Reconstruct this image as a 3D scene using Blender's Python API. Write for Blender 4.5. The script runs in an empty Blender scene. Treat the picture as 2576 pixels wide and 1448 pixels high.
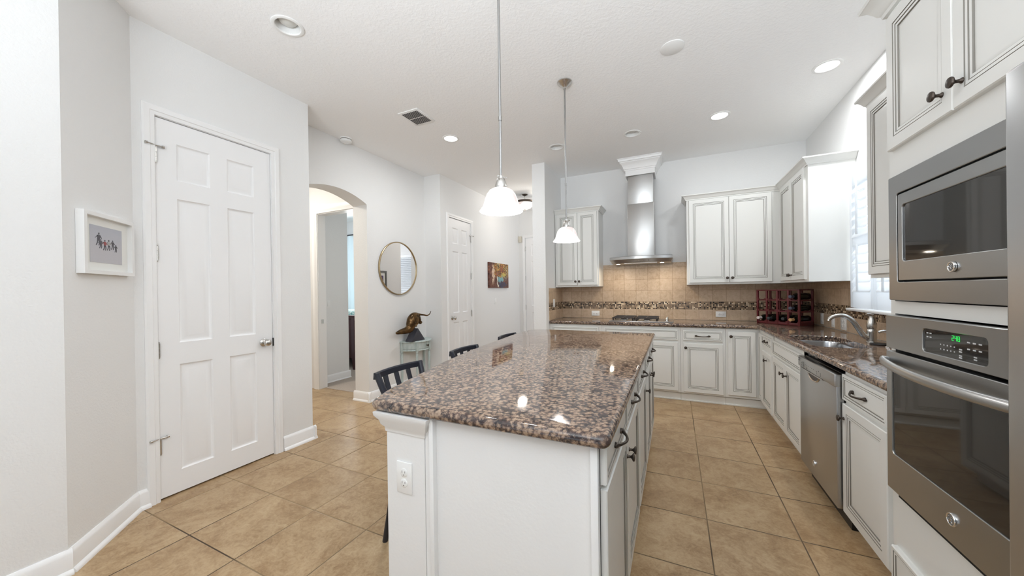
import bpy, bmesh, math, random
from mathutils import Vector, Matrix
S = bpy.context.scene
COL = S.collection
random.seed(7)
PI = math.pi
# ------------------------------------------------------------------ camera
W_PX, H_PX = 2576, 1448
cd = bpy.data.cameras.new('camera'); cam = bpy.data.objects.new('camera', cd); COL.objects.link(cam)
cd.sensor_width = 36.0; cd.lens = 878.58 / W_PX * 36.0
cd.shift_y = 10.87 / W_PX; cd.clip_start = 0.05; cd.clip_end = 100
cam.matrix_world = Matrix.Translation((0, 0, 1.3232)) @ Matrix.Rotation(0.43641, 4, 'Z') @ Matrix.Rotation(PI/2 - 0.0031, 4, 'X') @ Matrix.Rotation(-0.01381, 4, 'Z')
S.camera = cam
# ------------------------------------------------------------------ light and exposure
S.view_settings.view_transform = 'Standard'; S.view_settings.look = 'None'
S.view_settings.gamma = 1.0; S.view_settings.use_curve_mapping = False
S.view_settings.exposure = -0.07
wd = bpy.data.worlds.new('world'); S.world = wd; wd.use_nodes = True
# outdoors: a pale sky above, brighter lower half made up to light the ceiling
_t = wd.node_tree; _tc = _t.nodes.new('ShaderNodeTexCoord'); _sp = _t.nodes.new('ShaderNodeSeparateXYZ'); _rp = _t.nodes.new('ShaderNodeValToRGB')
_t.links.new(_tc.outputs['Generated'], _sp.inputs[0]); _mr = _t.nodes.new('ShaderNodeMapRange'); _mr.inputs[1].default_value = -1; _mr.inputs[2].default_value = 1
_t.links.new(_sp.outputs[2], _mr.inputs[0]); _t.links.new(_mr.outputs[0], _rp.inputs[0])
_e = _rp.color_ramp.elements; _e[0].position = .47; _e[0].color = (.90, .97, 1.03, 1); _e[1].position = .53; _e[1].color = (.24, .26, .285, 1)
_t.links.new(_rp.outputs[0], _t.nodes['Background'].inputs[0]); _t.nodes['Background'].inputs[1].default_value = 1.28
try:
    S.cycles.use_denoising = True; S.cycles.max_bounces = 10; S.cycles.diffuse_bounces = 6; S.cycles.glossy_bounces = 5
    S.cycles.sample_clamp_indirect = 6.0; S.cycles.caustics_reflective = False; S.cycles.caustics_refractive = False
except Exception: pass
def area(name, loc, size, power, color=(1, 1, 1), rot=(0, 0, 0), sizey=None, spread=None):
    l = bpy.data.lights.new(name, 'AREA'); l.energy = power; l.color = color; l.size = size
    if sizey: l.shape = 'RECTANGLE'; l.size_y = sizey
    else: l.shape = 'DISK'
    if spread: l.spread = spread
    o = bpy.data.objects.new(name, l); o.location = loc; o.rotation_euler = rot; COL.objects.link(o); return o
def point(name, loc, power, color=(1, .95, .88), r=.03):
    l = bpy.data.lights.new(name, 'POINT'); l.energy = power; l.color = color; l.shadow_soft_size = r
    o = bpy.data.objects.new(name, l); o.location = loc; COL.objects.link(o); return o
# unseen fill added behind the camera for the ceiling; daylight from the kitchen window, the hall and the bedroom
area('added_ceiling_fill', (0.0, -1.5, 1.55), 2.8, 112, (.90, .965, 1.02), (PI - .66, 0, 0), 1.2, 2.0)
area('daylight_kitchen_window', (1.75, 3.46, 1.7), 1.2, 19, (.90, .97, 1.03), (0, PI/2 + .35, 0), 1.3)
area('daylight_hall_window', (0.2, 6.2, 1.7), 1.4, 24, (.92, .97, 1.03), (PI/2, 0, PI/2 * 1.0), 1.6)
area('passage_ceiling_light', (-4.6, 2.2, 3.03), .4, 34, (1, .94, .84))
area('daylight_bedroom', (-6.2, 5.7, 1.8), 1.3, 45, (.95, .98, 1), (PI/2, 0, PI), 1.6)

# ------------------------------------------------------------------ materials
def mat(name, col, rough=.5, metal=0, spec=.5, emit=None, estr=1, coat=0, trans=0, ior=1.45, alpha=1):
    m = bpy.data.materials.new(name); m.use_nodes = True
    b = m.node_tree.nodes['Principled BSDF']
    b.inputs['Base Color'].default_value = (*col, 1); b.inputs['Roughness'].default_value = rough
    b.inputs['Metallic'].default_value = metal; b.inputs['Specular IOR Level'].default_value = spec
    b.inputs['IOR'].default_value = ior; b.inputs['Coat Weight'].default_value = coat
    b.inputs['Transmission Weight'].default_value = trans; b.inputs['Alpha'].default_value = alpha
    if emit: b.inputs['Emission Color'].default_value = (*emit, 1); b.inputs['Emission Strength'].default_value = estr
    return m
class G:
    """tiny node-graph helper"""
    def __init__(s, m): s.t = m.node_tree; s.b = s.t.nodes['Principled BSDF']
    def n(s, k, **kw):
        x = s.t.nodes.new(k)
        for a, v in kw.items(): setattr(x, a, v)
        return x
    def l(s, a, b): s.t.links.new(a, b)
    def obj(s): return s.n('ShaderNodeTexCoord').outputs['Object']
    def mapped(s, scale=(1, 1, 1), loc=(0, 0, 0), rot=(0, 0, 0)):
        mp = s.n('ShaderNodeMapping'); mp.inputs['Scale'].default_value = scale; mp.inputs['Location'].default_value = loc; mp.inputs['Rotation'].default_value = rot
        s.l(s.obj(), mp.inputs['Vector']); return mp.outputs['Vector']
    def noise(s, vec, scale, detail=4, rough=.55, dist=0):
        x = s.n('ShaderNodeTexNoise'); x.inputs['Scale'].default_value = scale; x.inputs['Detail'].default_value = detail
        x.inputs['Roughness'].default_value = rough; x.inputs['Distortion'].default_value = dist
        s.l(vec, x.inputs['Vector']); return x.outputs['Fac']
    def ramp(s, fac, stops, interp='LINEAR'):
        r = s.n('ShaderNodeValToRGB'); r.color_ramp.interpolation = interp
        e = r.color_ramp.elements
        while len(e) < len(stops): e.new(.5)
        for i, (p, c) in enumerate(stops): e[i].position = p; e[i].color = (*c, 1) if len(c) == 3 else c
        s.l(fac, r.inputs['Fac']); return r.outputs['Color']
    def mix(s, fac, a, b, mode='MIX'):
        x = s.n('ShaderNodeMix', data_type='RGBA', blend_type=mode)
        for i, v in ((0, fac), (6, a), (7, b)):
            if isinstance(v, (int, float)): x.inputs[i].default_value = v
            elif isinstance(v, tuple): x.inputs[i].default_value = (*v, 1)
            else: s.l(v, x.inputs[i])
        return x.outputs[2]
    def m(s, op, a, b=None, c=None):
        x = s.n('ShaderNodeMath', operation=op)
        for i, v in enumerate((a, b, c)):
            if v is None: continue
            if isinstance(v, (int, float)): x.inputs[i].default_value = v
            else: s.l(v, x.inputs[i])
        return x.outputs[0]
    def sep(s, v):
        x = s.n('ShaderNodeSeparateXYZ'); s.l(v, x.inputs[0]); return x.outputs
    def comb(s, a, b, c):
        x = s.n('ShaderNodeCombineXYZ')
        for i, v in enumerate((a, b, c)):
            if isinstance(v, (int, float)): x.inputs[i].default_value = v
            else: s.l(v, x.inputs[i])
        return x.outputs[0]
    def bump(s, h, strength=.2, dist=.002):
        x = s.n('ShaderNodeBump'); x.inputs['Strength'].default_value = strength; x.inputs['Distance'].default_value = dist
        s.l(h, x.inputs['Height']); s.l(x.outputs[0], s.b.inputs['Normal'])
    def color(s, c): s.l(c, s.b.inputs['Base Color'])

M = {}
def textured_paint(name, col, scale, strength, dist, rough=.6):
    m = mat(name, col, rough, spec=.3); g = G(m)
    g.bump(g.noise(g.obj(), scale, 3, .5), strength, dist); return m
M['wall'] = textured_paint('wall_paint', (.82, .82, .815), 95, .35, .004)
M['ceil'] = mat('ceiling_texture', (.93, .93, .93), .8, spec=.2)
g = G(M['ceil']); g.bump(g.ramp(g.noise(g.obj(), 46, 4, .6, .4), [(.40, (0, 0, 0)), (.66, (1, 1, 1))]), .22, .004)
M['trim'] = mat('trim_white', (.89, .89, .89), .35)
M['door'] = mat('door_white', (.89, .89, .895), .38)
M['cab'] = mat('cabinet_paint', (.77, .77, .745), .33)
M['glaze'] = mat('cabinet_glaze', (.21, .195, .17), .5)
M['island'] = textured_paint('island_paint', (.82, .82, .815), 80, .18, .003, .5)
M['nickel'] = mat('brushed_nickel', (.60, .585, .56), .27, 1)
M['rod_nickel'] = mat('satin_nickel_rod', (.36, .355, .35), .38, 1)
M['chrome'] = mat('polished_chrome', (.8, .8, .8), .08, 1)
M['bronze'] = mat('oil_rubbed_bronze', (.075, .06, .05), .38, .85)
M['black'] = mat('black_plastic', (.012, .012, .013), .35)
M['dark'] = mat('dark_gap', (.01, .01, .01), .8)  # near-black put in as shade in gaps; also oven bodies and vent strip
M['blackwood'] = mat('black_stool_wood', (.017, .019, .028), .28)
M['glass_black'] = mat('appliance_glass', (.022, .02, .018), .035, 0, .7)
M['cast_iron'] = mat('cast_iron', (.05, .042, .038), .5)
M['white_plastic'] = mat('white_plastic', (.86, .86, .85), .3)
M['slot'] = mat('socket_slot', (.12, .11, .1), .5)
M['gold'] = mat('aged_brass', (.46, .36, .22), .33, 1)
M['mirror'] = mat('mirror_silver', (.93, .93, .93), .0, 1)
M['can_inner'] = mat('reflector_white', (.80, .80, .79), .3)
M['led'] = mat('lit_lamp_lens', (1, 1, 1), .4, emit=(1, .99, .97), estr=6)
M['bulb_off'] = mat('frosted_bulb_off', (.72, .72, .69), .3)
M['led_warm'] = mat('warm_hood_lamp', (1, 1, 1), .4, emit=(1, .86, .66), estr=9)
M['green_led'] = mat('green_display', (0, .1, .02), .4, emit=(.03, .85, .12), estr=.9)
M['legend'] = mat('panel_legend', (.55, .56, .57), .5)
M['sky_shade'] = mat('sheer_blind_glow', (.72, .86, .92), .8, emit=(.78, .92, 1), estr=.25)  # weak emission put in as daylight glowing through the cloth
M['red_wood'] = mat('mahogany_rack', (.115, .016, .019), .42)
M['bottle'] = mat('wine_bottle_glass', (.006, .008, .006), .08, 0, .7)
M['foil_w'] = mat('pale_capsule', (.70, .62, .60), .4)
M['foil_t'] = mat('tan_capsule', (.60, .37, .17), .4)
M['foil_b'] = mat('blue_capsule', (.07, .08, .12), .35)
M['foil_d'] = mat('dark_capsule', (.03, .035, .04), .35)
M['mat_card'] = mat('passe_partout', (.80, .80, .77), .6)
M['frame_white'] = mat('white_frame', (.84, .84, .835), .3)
M['print_fig'] = mat('print_figures', (.11, .105, .12), .7)
M['print_red'] = mat('print_red_figure', (.33, .10, .10), .7)
M['print_pale'] = mat('print_pale_figure', (.42, .41, .40), .7)
M['bed'] = mat('dark_cherry_bed', (.05, .012, .012), .35)
M['linen'] = mat('white_linen', (.78, .78, .77), .8)
M['rod'] = mat('curtain_rod', (.05, .05, .055), .4, .6)
M['beige'] = mat('beige_plastic', (.66, .62, .53), .5)
M['vent_dark'] = mat('duct_shadow', (.06, .06, .06), .8)
M['gray_lcd'] = mat('gray_lcd', (.16, .16, .155), .25)
M['bull'] = mat('patinated_bronze', (.11, .062, .024), .2, .75)
g = G(M['bull']); g.color(g.ramp(g.noise(g.obj(), 14, 4), [(.35, (.055, .034, .016)), (.65, (.16, .09, .035))]))
M['slate'] = mat('dark_slate', (.045, .045, .058), .45)
M['sage'] = mat('sage_paint', (.46, .55, .54), .5)
g = G(M['sage']); g.color(g.ramp(g.noise(g.mapped((1, 1, .25)), 30, 5), [(.3, (.38, .47, .46)), (.62, (.56, .63, .62))]))
M['sage_line'] = mat('sage_glaze', (.14, .17, .17), .6)
M['carpet'] = mat('bedroom_carpet', (.46, .39, .34), .95, spec=.1)
g = G(M['carpet']); nz = g.noise(g.obj(), 160, 3); g.color(g.ramp(nz, [(.3, (.33, .27, .23)), (.7, (.60, .53, .47))])); g.bump(nz, .6, .006)
M['leafy'] = mat('leaf_pattern_bedding', (.2, .5, .45), .8)
g = G(M['leafy']); g.color(g.ramp(g.noise(g.mapped((1, 1, 2.2), rot=(.5, .6, .2)), 16, 3, .5, 1.2), [(.40, (.72, .76, .74)), (.47, (.10, .36, .33)), (.55, (.03, .16, .15)), (.6, (.6, .70, .67))]))
# brushed steel, grain along x/y (horizontal)
def steel(name, col, rough, scale):
    m = mat(name, col, rough, 1); g = G(m)
    nz = g.noise(g.mapped(scale), 14, 2, .6)
    g.l(g.m('MULTIPLY_ADD', nz, .05, rough - .025), g.b.inputs['Roughness'])
    g.b.inputs['Anisotropic'].default_value = .6; g.b.inputs['Anisotropic Rotation'].default_value = .25
    return m
M['steel'] = steel('stainless_steel', (.50, .50, .50), .31, (2, 2, 90))
M['steel_v'] = steel('stainless_steel_vertical', (.56, .555, .545), .32, (90, 90, 2))
M['steel_dark'] = steel('stainless_oven_front', (.42, .425, .425), .29, (2, 2, 90))
M['sink'] = mat('sink_steel', (.50, .51, .53), .22, 1)
# alabaster pendant glass, lit from inside
M['alabaster'] = mat('alabaster_glass', (.92, .90, .88), .25, emit=(1, .97, .95), estr=1)
g = G(M['alabaster']); nz = g.noise(g.obj(), 9, 4, .6, 1.6)
g.color(g.ramp(nz, [(.40, (.62, .52, .50)), (.54, (.93, .92, .91))]))
g.l(g.ramp(nz, [(.38, (.86, .76, .74)), (.54, (1, .99, .985))]), g.b.inputs['Emission Color']); g.b.inputs['Emission Strength'].default_value = .50
M['bulb_on'] = mat('lit_bulb', (1, 1, 1), .4, emit=(1, .97, .92), estr=5)
# window glass
M['pane'] = mat('window_pane', (1, 1, 1), 0, trans=1, ior=1.0)
_m = M['pane']; _m.node_tree.nodes.clear(); g = G.__new__(G); g.t = _m.node_tree
_o = g.n('ShaderNodeOutputMaterial'); _x = g.n('ShaderNodeMixShader'); _a = g.n('ShaderNodeBsdfTransparent'); _b = g.n('ShaderNodeBsdfGlossy'); _b.inputs['Roughness'].default_value = .01
_x.inputs[0].default_value = .06; g.l(_a.outputs[0], _x.inputs[1]); g.l(_b.outputs[0], _x.inputs[2]); g.l(_x.outputs[0], _o.inputs[0])
M['louver'] = mat('shutter_white', (.88, .89, .90), .4, emit=(.95, .97, 1), estr=0.0)
g = G(M['louver']); tb = g.n('ShaderNodeBsdfTranslucent'); tb.inputs[0].default_value = (.9, .93, .96, 1); mxs = g.n('ShaderNodeMixShader'); mxs.inputs[0].default_value = .42
g.l(g.b.outputs[0], mxs.inputs[1]); g.l(tb.outputs[0], mxs.inputs[2]); g.l(mxs.outputs[0], g.t.nodes['Material Output'].inputs[0])
# floor tiles
m = M['floor'] = mat('floor_tile', (.4, .3, .2), .33, spec=.45); g = G(m)
x, y, z = g.sep(g.obj())
TX, TY, TS, TSY = .1522, 1.846, .4335, .4305
u = g.m('DIVIDE', g.m('SUBTRACT', x, TX), TS); v = g.m('DIVIDE', g.m('SUBTRACT', y, TY), TSY)
def edge(q):
    f = g.m('FRACT', q); return g.m('MINIMUM', f, g.m('SUBTRACT', 1.0, f))
e = g.m('MINIMUM', edge(u), edge(v))
grout = g.m('LESS_THAN', e, .0072)
wn = g.n('ShaderNodeTexWhiteNoise', noise_dimensions='3D'); g.l(g.comb(g.m('FLOOR', u), g.m('FLOOR', v), 0.0), wn.inputs['Vector'])
tv = g.n('ShaderNodeVectorMath', operation='MULTIPLY_ADD'); g.l(wn.outputs['Color'], tv.inputs[0]); tv.inputs[1].default_value = (9, 9, 9); g.l(g.obj(), tv.inputs[2])
n1 = g.noise(tv.outputs[0], 3.6, 8, .68, .8); n2 = g.noise(tv.outputs[0], 17, 7, .76, 1.6); n3 = g.noise(tv.outputs[0], 90, 4, .7)
nn = g.m('ADD', g.m('ADD', g.m('MULTIPLY', n1, .46), g.m('MULTIPLY', n2, .38)), g.m('MULTIPLY', n3, .17))
tile = g.ramp(nn, [(.34, (.20, .115, .055)), (.45, (.34, .215, .108)), (.53, (.44, .305, .17)), (.60, (.50, .36, .21)), (.70, (.62, .47, .30))])
tile = g.mix(g.m('MULTIPLY', g.m('SUBTRACT', wn.outputs['Value'], .35), .22), tile, (.24, .14, .07))
gv = g.noise(g.obj(), 1.1, 2)
gcol = g.ramp(gv, [(.40, (.065, .042, .026)), (.60, (.30, .21, .115))])
g.color(g.mix(grout, tile, gcol))
h = g.m('ADD', g.m('MULTIPLY', g.ramp(e, [(.004, (0, 0, 0)), (.016, (1, 1, 1))]), 1.0), g.m('MULTIPLY', n2, .16))
g.bump(h, .35, .004)
g.l(g.m('MULTIPLY_ADD', grout, .4, g.m('MULTIPLY_ADD', n2, .25, .20)), g.b.inputs['Roughness'])
# backsplash: 15.5 cm travertine tiles and a six-row glass mosaic band
def backsplash(name, axis, off):
    m = mat(name, (.6, .45, .3), .4); g = G(m)
    xx = g.sep(g.obj()); a = xx[axis]; z = xx[2]
    TSB = .1555
    u = g.m('DIVIDE', g.m('SUBTRACT', a, off), TSB)
    low = g.m('LESS_THAN', z, 1.05)
    v = g.m('DIVIDE', g.m('SUBTRACT', z, 1.1525), TSB)
    v2 = g.m('DIVIDE', g.m('SUBTRACT', z, 1.05), TSB)
    vv = g.m('ADD', g.m('MULTIPLY', v, g.m('SUBTRACT', 1.0, low)), g.m('MULTIPLY', v2, low))
    def ed(q):
        f = g.m('FRACT', q); return g.m('MINIMUM', f, g.m('SUBTRACT', 1.0, f))
    e = g.m('MINIMUM', ed(u), ed(vv)); gr = g.m('LESS_THAN', e, .011)
    wn = g.n('ShaderNodeTexWhiteNoise', noise_dimensions='3D'); g.l(g.comb(g.m('FLOOR', u), g.m('FLOOR', vv), low), wn.inputs['Vector'])
    n1 = g.noise(g.obj(), 22, 6, .65, .6); n2 = g.noise(g.obj(), 75, 3, .6)
    f = g.m('ADD', g.m('MULTIPLY', n1, .75), g.m('MULTIPLY', g.m('SUBTRACT', wn.outputs['Value'], .5), .16))
    tile = g.ramp(f, [(.22, (.46, .33, .215)), (.38, (.57, .43, .30)), (.55, (.64, .50, .37))])
    pits = g.ramp(n2, [(.30, (0, 0, 0)), (.345, (1, 1, 1))])
    tile = g.mix(pits, (.30, .18, .09), tile)
    tile = g.mix(gr, tile, (.34, .235, .14))
    MS = .0171
    mu = g.m('DIVIDE', a, MS); mv = g.m('DIVIDE', g.m('SUBTRACT', z, 1.05), MS)
    wm = g.n('ShaderNodeTexWhiteNoise', noise_dimensions='3D'); g.l(g.comb(g.m('FLOOR', mu), g.m('FLOOR', mv), 3.0), wm.inputs['Vector'])
    mc = g.ramp(wm.outputs['Value'], [(0, (.016, .009, .006)), (.21, (.26, .18, .115)), (.42, (.22, .155, .10)), (.60, (.30, .21, .135)), (.78, (.80, .66, .48)), (.9, (.66, .50, .33))], 'CONSTANT')
    me = g.m('MINIMUM', ed(mu), ed(mv)); mc = g.mix(g.m('LESS_THAN', me, .07), mc, (.30, .22, .15))
    band = g.m('MULTIPLY', g.m('GREATER_THAN', z, 1.05), g.m('LESS_THAN', z, 1.1525))
    g.color(g.mix(band, tile, mc))
    g.l(g.m('MULTIPLY_ADD', band, -.22, .38), g.b.inputs['Roughness'])
    hh = g.m('ADD', g.m('MULTIPLY', g.ramp(e, [(.005, (0, 0, 0)), (.02, (1, 1, 1))]), g.m('SUBTRACT', 1.0, band)), g.m('MULTIPLY', band, g.ramp(me, [(.05, (0, 0, 0)), (.12, (1, 1, 1))])))
    g.bump(hh, .3, .002)
    return m
M['splash_x'] = backsplash('backsplash_tile', 0, -.495)
M['splash_y'] = backsplash('backsplash_tile_side', 1, 5.19)
# granite: tan ovals in a dark net
m = M['granite'] = mat('brown_granite', (.2, .15, .1), .05, spec=.65); g = G(m)
dn = g.n('ShaderNodeTexNoise'); dn.inputs['Scale'].default_value = 38; dn.inputs['Detail'].default_value = 4; g.l(g.obj(), dn.inputs['Vector'])
wv = g.n('ShaderNodeVectorMath', operation='MULTIPLY_ADD'); g.l(dn.outputs['Color'], wv.inputs[0]); wv.inputs[1].default_value = (.028, .028, .028); g.l(g.obj(), wv.inputs[2])
vo = g.n('ShaderNodeTexVoronoi'); vo.inputs['Scale'].default_value = 58; vo.inputs['Randomness'].default_value = 1; g.l(wv.outputs[0], vo.inputs['Vector'])
fine = g.noise(g.obj(), 210, 4, .7); mid = g.noise(g.obj(), 108, 6, .75, .8); big = g.noise(g.obj(), 16, 3, .5)
d = g.m('ADD', g.m('ADD', g.m('MULTIPLY', vo.outputs['Distance'], .62), g.m('MULTIPLY', g.m('SUBTRACT', fine, .5), .42)), g.m('ADD', g.m('MULTIPLY', g.m('SUBTRACT', mid, .5), .95), g.m('MULTIPLY', g.m('SUBTRACT', big, .5), .30)))
gc = g.ramp(d, [(.0, (.30, .22, .155)), (.08, (.40, .305, .225)), (.20, (.30, .215, .155)), (.29, (.21, .15, .11)), (.35, (.11, .085, .072)), (.42, (.040, .036, .038)), (.54, (.014, .014, .017))])
gc = g.mix(g.m('MULTIPLY', vo.outputs['Color'], .35), gc, g.mix(.6, gc, (.30, .16, .11)))
wsp = g.ramp(fine, [(.66, (0, 0, 0)), (.72, (1, 1, 1))])
g.color(g.mix(g.m('MULTIPLY', wsp, .45), gc, (.36, .32, .30)))
# beach print: grey-blue sea and wet sand
m = M['beach'] = mat('beach_print', (.5, .5, .55), .5); g = G(m)
zz = g.sep(g.obj())[2]
nz = g.noise(g.mapped((4, 4, 30)), 2.5, 4)
g.color(g.ramp(g.m('ADD', g.m('MULTIPLY', zz, 2.6), g.m('MULTIPLY', nz, .22)), [(-.0, (.52, .51, .54)), (.28, (.47, .48, .53)), (.50, (.42, .44, .50)), (.60, (.50, .51, .56)), (.68, (.38, .40, .46)), (.85, (.52, .52, .55))]))
# abstract canvas: autumn colours over dark streaks
m = M['canvas'] = mat('abstract_canvas', (.3, .2, .1), .55); g = G(m)
dsn = g.n('ShaderNodeTexNoise'); dsn.inputs['Scale'].default_value = 11; dsn.inputs['Detail'].default_value = 3; g.l(g.obj(), dsn.inputs['Vector'])
dsv = g.n('ShaderNodeVectorMath', operation='MULTIPLY_ADD'); g.l(dsn.outputs['Color'], dsv.inputs[0]); dsv.inputs[1].default_value = (.0, .22, .22); dsa = g.n('ShaderNodeVectorMath', operation='ADD'); g.l(g.obj(), dsa.inputs[0]); dsa.inputs[1].default_value = (0, -.11, -.11); g.l(dsa.outputs[0], dsv.inputs[2])
o = g.sep(dsv.outputs[0])
st = g.noise(g.mapped((1, 9, 2.4)), 7.0, 4, .75, .2); bl = g.noise(g.mapped((1, 1.3, 1)), 34.0, 3, .7, .8); lo = g.noise(g.obj(), 5.0, 3)
def blob(cy, cz, ky, kz):
    q = g.m('SUBTRACT', 1.0, g.m('ADD', g.m('MULTIPLY', g.m('POWER', g.m('ABSOLUTE', g.m('SUBTRACT', o[1], cy)), 2.0), ky), g.m('MULTIPLY', g.m('POWER', g.m('ABSOLUTE', g.m('SUBTRACT', o[2], cz)), 2.0), kz)))
    return g.m('MAXIMUM', q, 0.0)
a = g.m('ADD', g.m('MULTIPLY', st, .75), g.m('MULTIPLY', lo, .25))
base = g.ramp(a, [(.36, (.012, .012, .014)), (.44, (.045, .02, .018)), (.50, (.20, .06, .035)), (.54, (.07, .045, .04)), (.60, (.36, .15, .08)), (.66, (.16, .06, .06)), (.74, (.62, .48, .38))])
dots = g.ramp(bl, [(.46, (0, 0, 0)), (.56, (1, 1, 1))])
b2 = g.noise(g.mapped((1, 1.6, .8)), 26.0, 4, .75, .6)
def brush(bl_, gain, nz, t0, t1): return g.ramp(g.m('MULTIPLY', g.ramp(g.m('MULTIPLY', bl_, gain), [(0, (0, 0, 0)), (1, (1, 1, 1))]), g.m('MULTIPLY', nz, 1.8)), [(t0, (0, 0, 0)), (t1, (1, 1, 1))])
base = g.mix(g.ramp(g.m('MULTIPLY', blob(.10, .37, 7, 18), 1.4), [(0, (0, 0, 0)), (.7, (.85, .85, .85))]), base, (.05, .038, .022))
base = g.mix(g.m('MULTIPLY', g.m('MINIMUM', g.m('MULTIPLY', blob(.10, .37, 6, 16), 2.0), 1.0), dots), base, g.ramp(lo, [(.38, (.45, .13, .05)), (.48, (.66, .36, .08)), (.56, (.74, .58, .30)), (.64, (.35, .36, .38))]))
base = g.mix(brush(blob(.06, .17, 22, 90), 1.3, b2, .66, .84), base, (.20, .42, .46))
base = g.mix(brush(blob(.17, .25, 40, 110), 1.2, b2, .68, .86), base, (.58, .47, .12))
base = g.mix(brush(blob(.12, .05, 12, 160), 1.4, st, .70, .92), base, (.055, .07, .13))
base = g.mix(brush(blob(-.25, .25, 90, 10), 1.2, b2, .66, .86), base, (.70, .52, .38))
base = g.mix(brush(blob(-.08, .13, 700, 36), 1.5, b2, .50, .72), base, (.72, .68, .58))
g.color(base); g.bump(bl, .4, .003)
m = M['dusk'] = mat('dusk_print', (.1, .1, .2), .5); g = G(m)
g.color(g.ramp(g.m('MULTIPLY_ADD', g.sep(g.obj())[2], 3.0, g.m('MULTIPLY', g.noise(g.obj(), 14, 3), .3)), [(.1, (.03, .03, .06)), (.5, (.14, .09, .2)), (.75, (.4, .18, .2)), (.95, (.1, .13, .3))]))

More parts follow.
